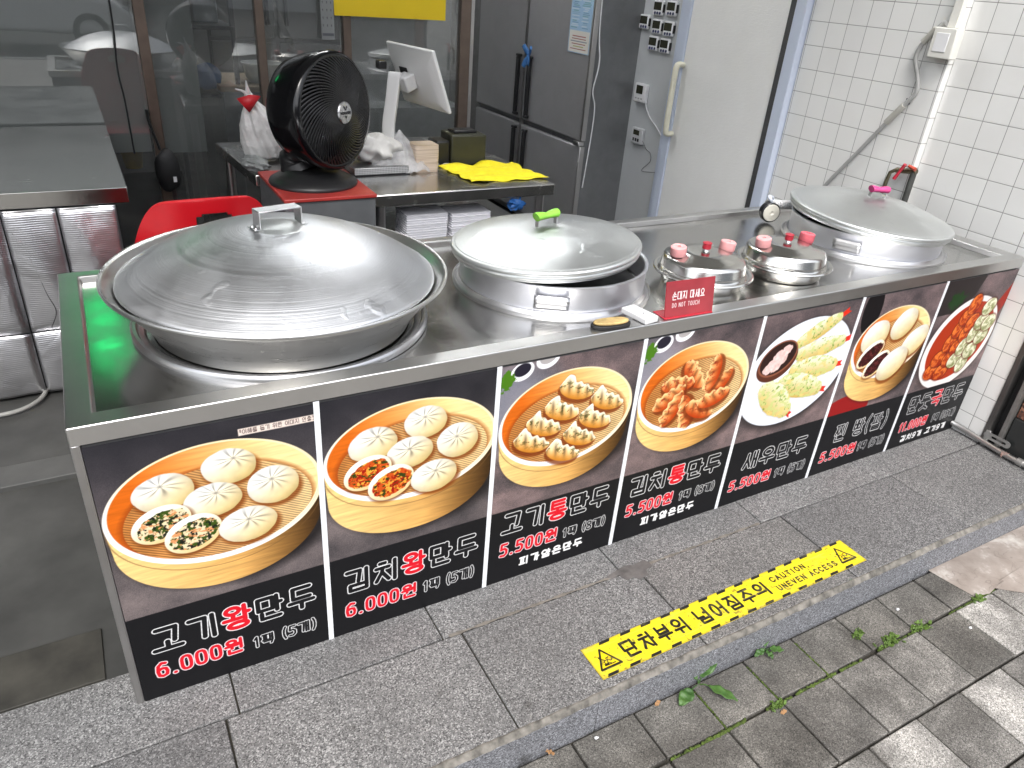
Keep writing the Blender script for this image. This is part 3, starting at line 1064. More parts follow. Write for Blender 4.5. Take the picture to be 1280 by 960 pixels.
mb = MB()
top = [(x, y, PZ + .003) for x, y in pts]
inn = [(2.75 + (x - 2.75) * .86, -.56 + (y + .56) * .82, PZ + .012 + .003 * math.sin(x * 40)) for x, y in pts]
n = len(pts)
mb.add(top + inn + [(2.75, -.57, PZ + .016)], [(i, (i + 1) % n, n + (i + 1) % n, n + i) for i in range(n)] + [(n + i, n + (i + 1) % n, 2 * n) for i in range(n)])
m = N('cement_patch')
cz = m.noise(9, 6, .65)
cr = m.node('ShaderNodeTexVoronoi', feature='DISTANCE_TO_EDGE')
cr.inputs['Scale'].default_value = 6
wv = m.node('ShaderNodeVectorMath', operation='ADD')
wn_ = m.node('ShaderNodeTexNoise')
wn_.inputs['Scale'].default_value = 12
m.link(m.co, wn_.inputs['Vector'])
wsc = m.node('ShaderNodeVectorMath', operation='SCALE')
wsc.inputs['Scale'].default_value = .25
m.link(wn_.outputs['Color'], wsc.inputs[0])
m.link(m.co, wv.inputs[0])
m.link(wsc.outputs[0], wv.inputs[1])
m.link(wv.outputs[0], cr.inputs['Vector'])
c = m.ramp(cz, [(.3, (.20, .165, .14)), (.55, (.29, .25, .22)), (.70, (.50, .47, .43))])
m.link(m.mix(m.mapr(cr.outputs['Distance'], 0, .012, .4, 0), c, (.1, .08, .065)), m.b.inputs['Base Color'])
m.set(Roughness=.85)
m.bump(cz, .4, .004)
tag(mb.build('cement_patch', m.m, angle=60), kind='structure')

# moss along the first long joint, growing as low tufts
mb = MB()
for k in range(900):
    x = rng.uniform(.95, 2.4) if k % 3 else rng.uniform(1.2, 1.9)
    if math.sin(x * 17) + math.sin(x * 41) < -.75:
        continue
    y = -.5945 + rng.gauss(0, .0016)
    h = rng.uniform(.001, .004)
    mb.blob((x, y, PZ - .004 + h * .4), (rng.uniform(.002, .005), rng.uniform(.002, .0042) * (1.5 if x < 1.45 else 1), h), k, .25, 6, 4)
for k in range(160):
    j = rng.choice([1.2505 + P * q for q in (0, 1, 2)])
    mb.blob((j + rng.gauss(0, .0012), rng.uniform(-.59, -.47), PZ - .003), (.002, .004, .003), k, .25, 6, 4)
tag(mb.build('moss', MOSS, angle=80), kind='stuff')

pp = [(1.19, -.118), (1.215, -.128), (1.236, -.124), (1.247, -.150), (1.272, -.149), (1.283, -.163), (1.318, -.160), (1.322, -.139), (1.349, -.136), (1.352, -.118), (1.338, -.104), (1.30, -.108), (1.275, -.099), (1.235, -.107)]
tag(MB().prism(pp, -.002, .0022).build('terrace_repair', plain('old_cement', (.10, .092, .088), .85, var=.35, nscale=30, bump=.4, bscale=120), bevel=.001), kind='structure')
mb = MB()
for a, b_ in ((.70, 1.21), (1.34, 1.80)):
    mb.grid(lambda u, v: (a + (b_ - a) * u, -.122 + (v - .5) * (.0075 + .003 * math.sin(u * 40) + .0015 * math.sin(u * 131)), .0012), 90, 1)
tag(mb.build('terrace_joint', plain('joint_cement', (.16, .145, .125), .9, var=.35, nscale=30)), kind='structure')

# shop floor, dark stone patch, door sill
tag(MB().box(-6, 3.02, .10, 9, -.2, -.004).build('shop_floor', CONC), kind='structure')
tag(MB().box(-.9, -.07, .101, .266, -.02, .002).build('floor_patch', plain('dark_stone', (.035, .033, .027), .7, var=.5, nscale=9, bump=.4, bscale=40), bevel=.002), kind='structure')
tag(MB().box(-3, 3.0, .966, 1.085, -.02, .014).build('door_sill', plain('sill_stone', (.075, .075, .072), .6, var=.3, nscale=5), bevel=.003), kind='structure')

# ------------------------------------------------------------ building shell
PLAS = plain('plaster', (.55, .55, .53), .8, var=.06)
DARKP = plain('dark_plaster', (.20, .20, .20), .8, var=.12)
ceil = thing('shop_building', 'upper storey and ceiling of the dumpling shop above the counter', 'building', (0, 2.5, 2.5))
mb = MB()
mb.box(-6, 6, -2.35, 6.5, .45, .7)
mb.build('ceiling', PLAS, ceil)
MB().box(-6, 6, -2.5, -2.35, .40, 2.2).build('facade', DARKP, ceil)
MB().box(-6, 3.3, 4.0, 4.15, -2.5, .45).build('back_wall', PLAS, ceil)
MB().box(-3.2, -3.05, -2.0, 4.0, -2.5, .45).build('side_wall', PLAS, ceil)

# ------------------------------------------------------------ tiled wall on the right


def tilemat(name, y0, z0, pitch=.0957):
    n = N(name)
    sx = n.node('ShaderNodeSeparateXYZ')
    n.link(n.co, sx.inputs[0])

    def grout(v, o):
        f = n.math('FRACT', n.math('DIVIDE', n.math('SUBTRACT', v, o), pitch))
        return n.math('MINIMUM', f, n.math('SUBTRACT', 1.0, f))
    g = n.math('MINIMUM', grout(sx.outputs[1], y0), grout(sx.outputs[2], z0))
    line = n.mapr(g, .008, .016, 1, 0)
    cell = n.node('ShaderNodeTexWhiteNoise', noise_dimensions='2D')
    cb = n.node('ShaderNodeCombineXYZ')
    n.link(n.math('FLOOR', n.math('DIVIDE', n.math('SUBTRACT', sx.outputs[1], y0), pitch)), cb.inputs[0])
    n.link(n.math('FLOOR', n.math('DIVIDE', n.math('SUBTRACT', sx.outputs[2], z0), pitch)), cb.inputs[1])
    n.link(cb.outputs[0], cell.inputs['Vector'])
    base = n.mix(n.mapr(n.noise(5, 4), .4, .75, 0, .3), (.82, .82, .80), (.72, .71, .68))
    base = n.mix(n.mapr(cell.outputs['Value'], 0, 1, 0, .10), base, (.45, .45, .45))
    n.link(n.mix(line, base, (.22, .215, .205)), n.b.inputs['Base Color'])
    n.link(n.mix(line, (.16, .16, .16), (.9, .9, .9)), n.b.inputs['Roughness'])
    b = n.bump(n.math('MULTIPLY', n.mapr(cell.outputs['Value'], 0, 1, 0, 1), n.noise(3, 2)), .22, .01)
    n.bump(n.mapr(g, .0, .03, 0, 1), .35, .0012, b)
    return n.m


WX = 2.980
wall = thing('tiled_wall', 'white square tiled wall at the right end of the counter with thin dark grout', 'wall', (3.02, 0, 0))
MB(Matrix.Translation((-3.02, 0, 0))).box(3.012, 3.2, -.115, .505, 0, 2.5).build('near_panel', tilemat('tile_near', .513, 1.337), wall)
MB(Matrix.Translation((-3.02, 0, 0))).box(WX, 3.2, .508, 1.195, 0, 2.5).build('far_panel', tilemat('tile_far', 1.187, 1.315), wall)
# cold room: frame, door, panel
ALU = plain('pale_aluminium', (.56, .62, .74), .42, var=.02, nscale=2)
GASK = plain('dark_gasket', (.06, .06, .062), .6)
emb = N('embossed_white')
emb.link(emb.ramp(emb.noise(5, 3), [(.3, (.82, .82, .80)), (.7, (.86, .86, .84))]), emb.b.inputs['Base Color'])
emb.set(Roughness=.32)
emb.bump(emb.noise(1.0, 3, .6, emb.map((30, 45, 160))), .55, .0022)
EMB = emb.m
COLDP = plain('cold_room_panel_paint', (.54, .56, .57), .42, var=.05, nscale=2)
cold = thing('cold_room_door', 'white embossed cold room door with cream pull handle beside the tiled wall', 'door', (WX, 1.6, 0))
T = Matrix.Translation((-WX, -1.6, 0))
MB(T).box(WX - .02, 3.2, 1.30, 1.945, .05, 2.2).build('door_leaf', EMB, cold, bevel=.004)
MB(T).box(WX - .035, 3.2, 1.20, 1.262, 0, 2.3).build('frame', ALU, cold, bevel=.004)
MB(T).box(WX - .028, 3.2, 1.263, 1.299, 0, 2.25).build('gasket', GASK, cold, bevel=.003)
MB(T).box(WX - .03, 3.2, 1.946, 2.0, 0, 2.3).box(WX - .02, 3.2, 2.002, 2.03, 0, 2.3).build('frame', ALU, cold, bevel=.004)
IV = plain('ivory_plastic', (.72, .70, .57), .35, var=.06)
hb = MB(T)
hb.tube(bez([(WX - .03, 1.93, 1.140), (WX - .062, 1.93, 1.142), (WX - .076, 1.93, 1.115), (WX - .078, 1.93, .97), (WX - .076, 1.93, .815), (WX - .062, 1.93, .79), (WX - .03, 1.93, .792)], 40), .014, 12, 1.3)
hb.build('pull_handle', IV, cold, angle=60)
panel = thing('cold_room_panel', 'pale grey insulated panel left of the cold room door carrying small timers', 'wall panel', (WX, 2.4, 0))
T = Matrix.Translation((-WX, -2.4, 0))
MB(T).box(WX, 3.2, 2.034, 2.70, 0, 2.5).build('panel_board', COLDP, panel)
MB(T).box(WX - .003, WX, 2.0345, 2.05, 0, 2.5).build('edge_trim', ALU, panel)
MB(Matrix.Translation((0, -2.5, -2.5))).box(3.2, 3.3, .0, 6.5, 0, 2.95).build('right_wall', DARKP, ceil)

# ------------------------------------------------------------ the counter
ST_TOP = steel('counter_steel', (.55, .545, .53), .16, (2, 700, 700), .12, .006, .05, 3)
ST_RIM = steel('rim_steel', (.66, .655, .64), .30, (2, 900, 900), .03, .004, .006, 3)
ST_V = steel('upright_steel', (.52, .51, .50), .3, (300, 300, 6), .12, .05, .04, 6)
XL, XR, YF, YB, ZT, ZR = -.013, 3.0105, -.005, .794, .735, .716
counter = thing('food_counter', 'long stainless steel counter faced with seven printed dumpling menu pictures', 'counter', (1.5, .4, 0))
T = Matrix.Translation((-1.5, -.4, 0))
b = .046
mb = MB(T)
o4 = [(XL, YF), (XR, YF), (XR, YB), (XL, YB)]
i4 = [(XL + b, YF + b), (XR - b - .02, YF + b), (XR - b - .02, YB - b + .01), (XL + b, YB - b + .01)]
r4 = [(x + (.004 if k in (0, 3) else -.004), y + (.004 if k < 2 else -.004)) for k, (x, y) in enumerate(i4)]
vs = [(x, y, .697) for x, y in o4] + [(x, y, ZT) for x, y in o4] + [(x, y, ZT) for x, y in i4] + [(x, y, ZR) for x, y in r4]
fs = []
for k in range(4):
    k2 = (k + 1) % 4
    fs += [(k, k2, 4 + k2, 4 + k), (4 + k, 4 + k2, 8 + k2, 8 + k), (8 + k, 8 + k2, 12 + k2, 12 + k)]
mb.add(vs, fs)
mb.build('rim', ST_RIM, counter, bevel=.0035, seg=3, angle=30)


def topz(u, v):
    x, y = r4[0][0] + u * (r4[1][0] - r4[0][0]), r4[0][1] + v * (r4[3][1] - r4[0][1])
    return (x, y, ZR + .0006 + .0016 * math.sin(x * 5.1 + 1) * math.sin(y * 9) - .001)


MB(T).grid(topz, 90, 30).build('worktop', ST_TOP, counter, angle=60)
MB(T).box(.004, 3.0, .004, .78, .02, .69).build('carcass', plain('counter_carcass', (.12, .12, .12), .6), counter)
MB(T).box(XL, XL + .016, -.0035, .03, 0, .697).box(XL + .002, XL + .014, -.0045, .0, 0, .696).build('corner_post', ST_V, counter, bevel=.0015)
MB(T).box(.004, 2.996, -.0015, .006, .0, .022).build('kick_strip', ST_RIM, counter)
PRINT = vcol('menu_print', .45, .22)
PLAB = ['menu picture of six meat buns in a bamboo basket', 'menu picture of buns with red kimchi filling', 'menu picture of eight pleated dumplings in a basket', 'menu picture of red kimchi dumplings in a ring',
        'menu picture of green shrimp rolls on white plate', 'menu picture of plain buns with red bean paste', 'menu picture of red and green dumplings on oval plate']
WSTRIP = plain('white_film', (.80, .82, .86), .4, var=.03)
for i in range(7):
    B = poster(i)
    Mx = T @ Matrix.Translation((.43 * i + .004, -.003 - .0002 * (i % 2), .0)) @ Matrix.Rotation(PI / 2, 4, 'X')
    o = B.sheet('menu_picture', PRINT, Mx, counter)
    o['label'] = PLAB[i]
    if i:
        MB(T).box(.43 * i - .0062, .43 * i + .0062, -.0046, -.0022, .0, .694).build('dividing_strip', WSTRIP, counter)

# ------------------------------------------------------------ steamers
AL_LID = spun('spun_aluminium', (.70, .715, .735), .40, 150, .03, .9)
AL_LID2 = spun('dull_aluminium', (.68, .70, .695), .42, 170, .09, .25)
AL_BODY = plain('satin_aluminium', (.74, .75, .79), .44, metal=1.0, var=.05, nscale=6, bump=.05, bscale=8)
AL_DARK = spun('wok_steel', (.62, .615, .60), .30, 200, .05, .08)
SS_POT = spun('pot_stainless', (.70, .69, .66), .19, 200, .04, .015)
RINGM = plain('ring_aluminium', (.64, .64, .65), .34, metal=1.0, var=.03, nscale=8)
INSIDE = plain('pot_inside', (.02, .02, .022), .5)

# the big one: wok-shaped steamer and its domed lid
bx, by = .468, .388
t = thing('big_steamer', 'largest steamer, wide dark steel basin flaring up from the counter', 'steamer', (bx, by, ZR))
MB().lathe([(.345, 0), (.346, .010), (.341, .0165), (.334, .0165), (.330, .010), (.318, .009), (.314, .004)], 96).build('base_ring', RINGM, t, angle=50)
MB().lathe([(.300, .003), (.312, .030), (.335, .062), (.362, .093), (.381, .112), (.3885, .1185), (.392, .1225), (.393, .127), (.390, .1305), (.3855, .1295), (.380, .124), (.366, .108), (.345, .088), (.32, .07), (.2, .06), (.0, .06)], 128).build('basin', AL_DARK, t, angle=60)
t = thing('domed_lid', 'biggest lid, tall spun aluminium dome with strap handle on the wide basin', 'pot lid', (bx, by + .004, ZR + .102))
prof = [(.3765, .006), (.3785, .009), (.3775, .0135), (.372, .017), (.36, .024)]
for k in range(1, 21):
    q = k / 20
    r = .36 * (1 - q) + .055 * q
    zz = .024 + .100 * (1 - ((r - .03) / .33) ** 2.15) if r > .03 else .124
    prof.append((r, zz))
prof = [(r * .958, z) for r, z in prof] + [(.05, .1238), (0, .1245)]
MB().lathe(prof, 128).build('dome', AL_LID, t, angle=60)
MB().lathe([(.062, .1195), (.0625, .1225), (.058, .1245), (0, .1255)], 64).build('cap_plate', AL_LID2, t, angle=60)
mb = MB(Matrix.Rotation(R(12), 4, 'Z'))
mb.box(-.052, .052, -.019, .019, .1655, .168)
mb.box(-.052, -.0495, -.019, .019, .128, .1655).box(.0495, .052, -.019, .019, .128, .1655)
mb.box(-.066, -.052, -.019, .019, .126, .128).box(.052, .066, -.019, .019, .126, .128)
for s in (-1, 1):
    for q in (-.010, .010):
        mb.lathe([(.0035, 0), (.003, .002), (0, .0028)], 12, (s * .059, q, .128))
mb.build('strap_handle', RINGM, t, bevel=.0012)


def steamer(x, y, rb, rs, hs, label, rz):
    """low aluminium steaming ring: grooved base ring on the counter, straight drum, one bent grip"""
    t = thing('steamer', label, 'steamer', (x, y, ZR), rz, 'low aluminium steamers')
    MB().lathe([(rb + .002, 0), (rb + .003, .006), (rb - .002, .0095), (rb - .006, .006), (rb - .010, .0105), (rb - .013, .0165), (rb - .018, .0165), (rb - .021, .012), (rb - .03, .011), (rb - .034, .006)], 96).build('base_ring', RINGM, t, angle=50)
    MB().lathe([(rs - .004, .004), (rs - .001, .010), (rs, .03), (rs, hs - .012), (rs + .003, hs - .007), (rs + .0035, hs - .002), (rs, hs), (rs - .006, hs - .002), (rs - .008, hs - .01), (rs - .009, .02)], 112).build('drum', AL_BODY, t, angle=60)
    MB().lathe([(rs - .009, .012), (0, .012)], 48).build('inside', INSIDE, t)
    a = R(-98)
    M = Matrix.Rotation(a, 4, 'Z') @ Matrix.Translation((rs, 0, hs * .52))
    mb = MB(M)
    gp2 = [(.001, -.022), (.0025, -.016), (.0025, -.004), (.006, .0), (.013, -.003), (.018, .003), (.0185, .011), (.013, .017), (.006, .017), (.001, .013)]
    mb.grid(lambda u, v: (gp2[min(9, int(round(v * 9)))][0], -.046 + .092 * u, gp2[min(9, int(round(v * 9)))][1]), 8, 9)
    mb.build('side_grip', RINGM, t, solid=.0018, angle=40)
    return t


GREEN = plain('green_tape', (.25, .62, .06), .45, var=.15, nscale=40, bump=.4, bscale=120)
PINK = plain('pink_cloth', (.62, .07, .24), .7, var=.2, nscale=50, bump=.5, bscale=160)


def flat_lid(x, y, z, R0, H, label, tilt, rz, wrap, seed):
    t = thing('round_lid', label, 'pot lid', (x, y, z), 0, 'dented lids of the low steamers')
    t.rotation_euler = (R(tilt[0]), R(tilt[1]), 0)
    rg = random.Random(seed)
    dn = [(rg.uniform(0, 6.28), rg.uniform(.05, .8) * R0, rg.uniform(.015, .05), rg.uniform(-.004, .003)) for _ in range(14)]

    def fn(u, v):
        a = 2 * PI * u
        r = R0 * .955 * (1 - v)
        zz = .010 + H * (1 - (r / (R0 * .955)) ** 2.1)
        px, py = r * math.cos(a), r * math.sin(a)
        for q, rr, s, d in dn:
            dx, dy = px - rr * math.cos(q), py - rr * math.sin(q)
            zz += d * math.exp(-(dx * dx + dy * dy) / (s * s))
        return (px, py, zz)
    mb = MB()
    mb.grid(fn, 120, 30)
    mb.lathe([(R0 * .955, .010), (R0 * .965, .0075), (R0 * .985, .0085), (R0, .005), (R0 + .002, .000), (R0 - .001, -.005), (R0 - .005, -.008), (R0 - .003, -.012), (R0 - .003, -.016), (R0 - .007, -.019), (R0 - .009, -.024), (R0 - .012, -.024)], 120)
    mb.build('dome', AL_LID2, t, angle=60)
    zt = .010 + H
    M = Matrix.Rotation(R(rz), 4, 'Z')
    mb = MB(M)
    mb.box(-.034, -.032, -.008, .008, zt - .004, zt + .027).box(.032, .034, -.008, .008, zt - .004, zt + .027).box(-.034, .034, -.008, .008, zt + .025, zt + .027)
    mb.box(-.05, -.034, -.009, .009, zt - .004, zt - .001).box(.034, .05, -.009, .009, zt - .004, zt - .001)
    mb.build('strap_handle', RINGM, t, bevel=.001)
    mb = MB(M)
    mb.tube([(-.037, 0, zt + .028), (-.033, 0, zt + .029), (-.012, 0, zt + .028), (0, 0, zt + .026), (.012, 0, zt + .028), (.033, 0, zt + .029), (.037, 0, zt + .028)],
            [.0125, .012, .0105, .0085, .0105, .012, .0125], 14, 1.25)
    mb.build('handle_wrap', wrap, t, angle=60)
    MB(M).lathe([(.0098, -.002), (.0105, 0), (.0098, .002)], 16).build('wrap_tie', plain('white_tie', (.8, .8, .8), .5), t) if False else None
    return t


steamer(1.232, .382, .286, .268, .088, 'low steamer in the middle under the green-handled lid', R(-24))
flat_lid(1.205, .388, .835, .269, .040, 'lid with green wrapped handle, shifted so a dark gap shows', (-2.0, -3.4), 8, GREEN, 3)
steamer(2.585, .365, .288, .266, .088, 'low steamer nearest the tiled wall under the pink-handled lid', R(-56))
flat_lid(2.589, .366, .824, .288, .048, 'lid with pink cloth tied on its handle by the tiled wall', (3.6, 3.0), -12, PINK, 8)

# two small pots with foam-gripped lids
FOAM = plain('pink_foam', (.82, .38, .38), .85, var=.12, nscale=60, bump=.4, bscale=300)
FOAMR = plain('red_foam', (.66, .13, .16), .8, var=.15, nscale=60, bump=.4, bscale=300)
REDKNOB = plain('red_knob', (.45, .02, .04), .3)


def small_pot(x, y, lab1, lab2, mats):
    t = thing('small_pot', lab1, 'pot', (x, y, ZR), 0, 'small sunken pots')
    MB().lathe([(.116, 0), (.120, .004), (.123, .03), (.125, .034), (.1475, .037), (.150, .0405), (.148, .044), (.139, .045), (.134, .0405), (.129, .0395), (.126, .043), (.1255, .05)], 96).build('pot_body', SS_POT, t, angle=50)
    l = thing('stepped_lid', lab2, 'pot lid', (x, y + .003, ZR + .046), 0, 'small stepped lids with foam grips')
    MB().lathe([(.1265, 0), (.128, .003), (.1265, .006), (.124, .026), (.120, .0345), (.112, .039), (.098, .0405), (.095, .0435), (.075, .0465), (.072, .0495), (.05, .052), (.0, .053)], 96).build('lid_shell', SS_POT, l, angle=55)
    MB().lathe([(.012, .052), (.009, .056), (.0085, .060), (.0125, .063)], 24).build('knob_base', RINGM, l)
    MB().lathe([(.0125, .060), (.0135, .064), (.0125, .0745), (.0145, .077), (.0125, .079), (0, .0795)], 24).build('knob', REDKNOB, l)
    for s, m in zip((-1, 1), mats):
        M = Matrix.Translation((s * .092, .012 - s * .004, .043)) @ Matrix.Rotation(R(6 * s), 4, 'Y')
        MB(M).lathe([(.007, .0285), (.020, .029), (.0235, .026), (.024, .004), (.022, 0), (.0, 0)], 28).lathe([(.007, .0285), (.0065, .012), (0, .012)], 14).build('foam_grip', m, l, angle=28)
    return t


small_pot(1.672, .228, 'small stainless pot behind the red acrylic sign', 'stepped steel lid with two pale pink foam grips behind red sign', (FOAM, FOAM))
small_pot(2.005, .215, 'small stainless pot next to the pink-handled steamer', 'stepped steel lid with one pink and one red foam grip', (FOAM, FOAMR))

# ------------------------------------------------------------ small things on the counter
rn = N('red_acrylic')
rn.set(Roughness=.06)
rn.b.inputs['Base Color'].default_value = (.55, .035, .055, 1)
rn.b.inputs['Alpha'].default_value = .86
RACR = rn.m
sg = thing('acrylic_sign', 'small red acrylic sign with white lettering asking not to touch', 'sign', (1.43, .012, ZT))
B = Board(160, 94, .8, (.66, .10, .13))
B.C[:] = np.array((.60, .22, .25)) * (.9 + .25 * B.noise(60, 60, 2))[..., None]
B.text('손대지 마세요', 20, 128, 44, 66, 1.0, WHITE, gap=.1)
B.text('DO NOT TOUCH', 22, 112, 24, 36, .55, WHITE, gap=.22)
sm = vcol('sign_print', .08, .6)
M = Matrix.Rotation(R(-2), 4, 'Z') @ Matrix.Translation((-.08, -.004, .004)) @ Matrix.Rotation(PI / 2 - R(9), 4, 'X')
B.sheet('sign_face', sm, M @ Matrix.Translation((0, 0, .0022)), sg)
MB(M).box(0, .16, -.002, .094, -.001, .0015).build('sign_plate', RACR, sg)
MB(Matrix.Rotation(R(-2), 4, 'Z')).box(-.082, .078, -.012, .042, 0, .0035).build('sign_foot', RACR, sg, bevel=.001)
WPL = plain('white_plastic', (.78, .78, .79), .32, var=.03)
M = Matrix.Translation((1.293, .042, ZT)) @ Matrix.Rotation(R(-66), 4, 'Z')
bx_ = thing('white_case', 'slim white plastic case lying on the rim beside the red sign', 'case', (1.293, .042, ZT))
M = Matrix.Rotation(R(-81), 4, 'Z')
MB(M).box(-.045, .045, -.0235, .0235, .0002, .0165).build('case_body', WPL, bx_, bevel=.003, seg=3)
MB(M).lathe([(.0025, .0165), (.0025, .0173), (0, .0173)], 12, (.012, 0, 0)).build('button', GASK, bx_)
br = thing('oval_brush', 'oval tan pad with black rim lying on the counter edge', 'brush', (1.188, .024, ZT))


def oval(a, b_, n=48):
    return [(math.copysign(abs(math.cos(2 * PI * k / n)) ** .75, math.cos(2 * PI * k / n)) * a, math.sin(2 * PI * k / n) * b_) for k in range(n)]


M = Matrix.Rotation(R(-6), 4, 'Z')
MB(M).prism(oval(.056, .0235), .0003, .009).build('rim', plain('black_rubber', (.015, .015, .015), .6), br, bevel=.002)
MB(M).prism(oval(.050, .0185), .009, .0165).build('pad', plain('tan_bristle', (.50, .36, .15), .9, var=.35, nscale=30, bump=.8, bscale=260), br, bevel=.003)
dg = thing('hose_reel_cap', 'white round cap with black rim and coiled white hose at counter back', 'hose cap', (2.395, .655, ZR))
M = Matrix.Translation((0, 0, .042)) @ Matrix.Rotation(R(-22), 4, 'Z') @ Matrix.Rotation(PI / 2, 4, 'X')
MB(M).lathe([(.036, -.018), (.038, -.012), (.038, .012), (.034, .016)], 40, caps=True).build('black_rim', plain('black_gloss', (.012, .012, .013), .25), dg)
MB(M).lathe([(.033, .0165), (.031, .019), (.008, .021), (.004, .018), (0, .018)], 40).build('white_face', plain('ivory_face', (.70, .68, .60), .4), dg)
hp = []
for k in range(260):
    q = k / 259
    cx, cy, cz = .0 + .20 * q, .02 + .06 * q - .05 * math.sin(q * 2), .068 - .004 * q - .02 * q * q
    a = q * 2 * PI * 16
    hp.append((cx, cy + .013 * math.cos(a), cz + .013 * math.sin(a)))
MB().tube(hp, .0042, 6).build('coiled_hose', WPL, dg, angle=60)
mb = MB()
mb.tube(bez([(0, 0, .078), (-.012, .0, .092), (-.01, .012, .099), (.02, .02, .09), (.03, .02, .07)], 20), .007, 8)
mb.build('hose_nozzle', plain('white_blue', (.62, .66, .74), .35), dg, angle=60)

# ------------------------------------------------------------ behind the counter: table, cabinet, fan, till
ST_TAB = steel('table_steel', (.62, .61, .59), .22, (2, 700, 700), .08, .006, .03, 4)
tb = thing('prep_table', 'stainless work table behind the counter holding the fan and the till', 'table', (1.2, 1.7, 0))
T = Matrix.Translation((-1.2, -1.7, 0))
MB(T).prism([(1.0, 1.252), (1.78, 1.252), (1.78, 2.23), (.615, 2.23), (.66, 1.63), (1.0, 1.63)], .705, .75).build('table_top', ST_TAB, tb, bevel=.004)
for x, y in ((1.74, 1.30), (1.74, 2.19), (.66, 2.19), (1.04, 1.30), (.72, 1.66)):
    MB(T).lathe([(.019, 0), (.019, .705)], 16, (x, y, 0)).build('leg', ST_V, tb)
MB(T).box(1.03, 1.76, 1.28, 2.2, .512, .537).build('lower_shelf', ST_TAB, tb, bevel=.003)
cb = thing('red_topped_cabinet', 'grey cabinet with red top in front of the table under the fan', 'cabinet', (.835, 1.42, 0))
T = Matrix.Translation((-.835, -1.42, 0))
MB(T).box(.672, .996, 1.222, 1.622, .02, .752).build('body', plain('grey_paint_metal', (.10, .105, .11), .4), cb, bevel=.004)
MB(T).box(.668, .999, 1.214, 1.626, .753, .766).build('top', plain('red_laminate', (.36, .035, .03), .35), cb, bevel=.003)

BLKG = plain('black_gloss_plastic', (.004, .004, .005), .14, var=.1)
BLKM = plain('black_matt_plastic', (.014, .014, .015), .38, var=.2)
fan = thing('desk_fan', 'black circulator fan with spiral grille standing on the red cabinet', 'fan', (.828, 1.425, .766), R(-34))
# local frame: fan looks along +X after the turn below
fan.rotation_euler = (0, 0, R(-56))
MB().lathe([(.158, 0), (.160, .006), (.156, .014), (.13, .028), (.105, .038), (.098, .046), (.08, .052), (0, .054)], 72).build('base', BLKM, fan, angle=50)
MB().tube(bez([(-.04, 0, .03), (-.06, 0, .07), (-.05, 0, .11)], 12), [.075] * 5 + [.07] * 4 + [.06] * 4, 20, 1.1).build('neck', BLKM, fan, angle=60)
HC = (.035, 0, .258)
Mh = Matrix.Translation(HC) @ Matrix.Rotation(R(-4), 4, 'Y') @ Matrix.Rotation(PI / 2, 4, 'Y')   # local z -> fan axis
Rf = .192
MB(Mh).lathe([(.05, -.125), (.10, -.12), (.145, -.10), (.172, -.07), (.184, -.025), (Rf + .001, .03), (Rf + .006, .065), (Rf + .003, .082), (Rf - .006, .086), (Rf - .012, .078)], 80).build('housing', BLKG, fan, angle=60)
MB(Mh).lathe([(Rf - .014, .02), (.1, -.01), (0, -.02)], 48).build('inner_baffle', BLKM, fan)
mb = MB(Mh)
for k in range(6):
    a0 = 2 * PI * k / 6

    def blade(u, v, a0=a0):
        r = .035 + .135 * v
        a = a0 + (u - .5) * (1.0 - .35 * v) + .5 * v
        return (r * math.cos(a), r * math.sin(a), .038 + (u - .5) * .045)
    mb.grid(blade, 8, 6)
mb.build('blades', BLKM, fan, solid=.002)
mb = MB(Mh)
for k in range(64):
    pts = []
    for j in range(13):
        q = j / 12
        r = .034 + (Rf - .042) * q
        a = 2 * PI * k / 64 + 1.25 * q ** .8
        z = .118 - .036 * q ** 2.2
        pts.append((r * math.cos(a), r * math.sin(a), z))
    mb.tube(pts, .0019, 4, 1.6, caps=False)
mb.lathe([(Rf - .012, .079), (Rf - .007, .0845), (Rf - .012, .087), (Rf - .016, .084)], 64)
mb.lathe([(.034, .112), (.036, .117), (.034, .120), (.031, .118)], 48)
mb.build('spiral_grille', plain('grille_black', (.012, .012, .013), .2), fan, angle=70)
MB(Mh).lathe([(.0365, .114), (.0365, .121), (.033, .1245), (0, .1265)], 48).build('hub_badge', plain('brushed_badge', (.62, .62, .63), .28, metal=1.0, var=.1, nscale=60), fan, angle=40)
# badge lettering: small V over the name, strokes raised on the badge
mb = MB(Mh)


def bstroke(pl, w):
    for (ax, ay), (bx2, by2) in zip(pl[:-1], pl[1:]):
        d = Vector((bx2 - ax, by2 - ay))
        if d.length < 1e-6:
            continue
        nrm = Vector((-d.y, d.x)).normalized() * w
        # badge plane: up is local -x, right is local y
        q = [(ax + nrm.x, ay + nrm.y), (bx2 + nrm.x, by2 + nrm.y), (bx2 - nrm.x, by2 - nrm.y), (ax - nrm.x, ay - nrm.y)]
        mb.prism([(-p[1], p[0]) for p in q], .1255, .1274)


word = 'VORNADO'
for k, chh in enumerate(word):
    for pl in glyph(chh):
        bstroke([(-.026 + k * .0076 + a * .0058, -.005 + b_ * .0085) for a, b_ in pl], .0007)
bstroke([(-.008, .021), (0, .008), (.008, .021)], .0016)
bstroke([(-.004, -.010), (0, -.018), (.004, -.010)], .0012)
mb.build('badge_lettering', BLKM, fan)
mb = MB()
mb.tube(bez([(-.08, .10, .30), (-.13, .14, .18), (-.15, .15, .05), (-.13, .17, .004), (-.05, .20, .004)], 30), .0045, 8)
mb.build('power_cord', BLKM, fan, angle=60)

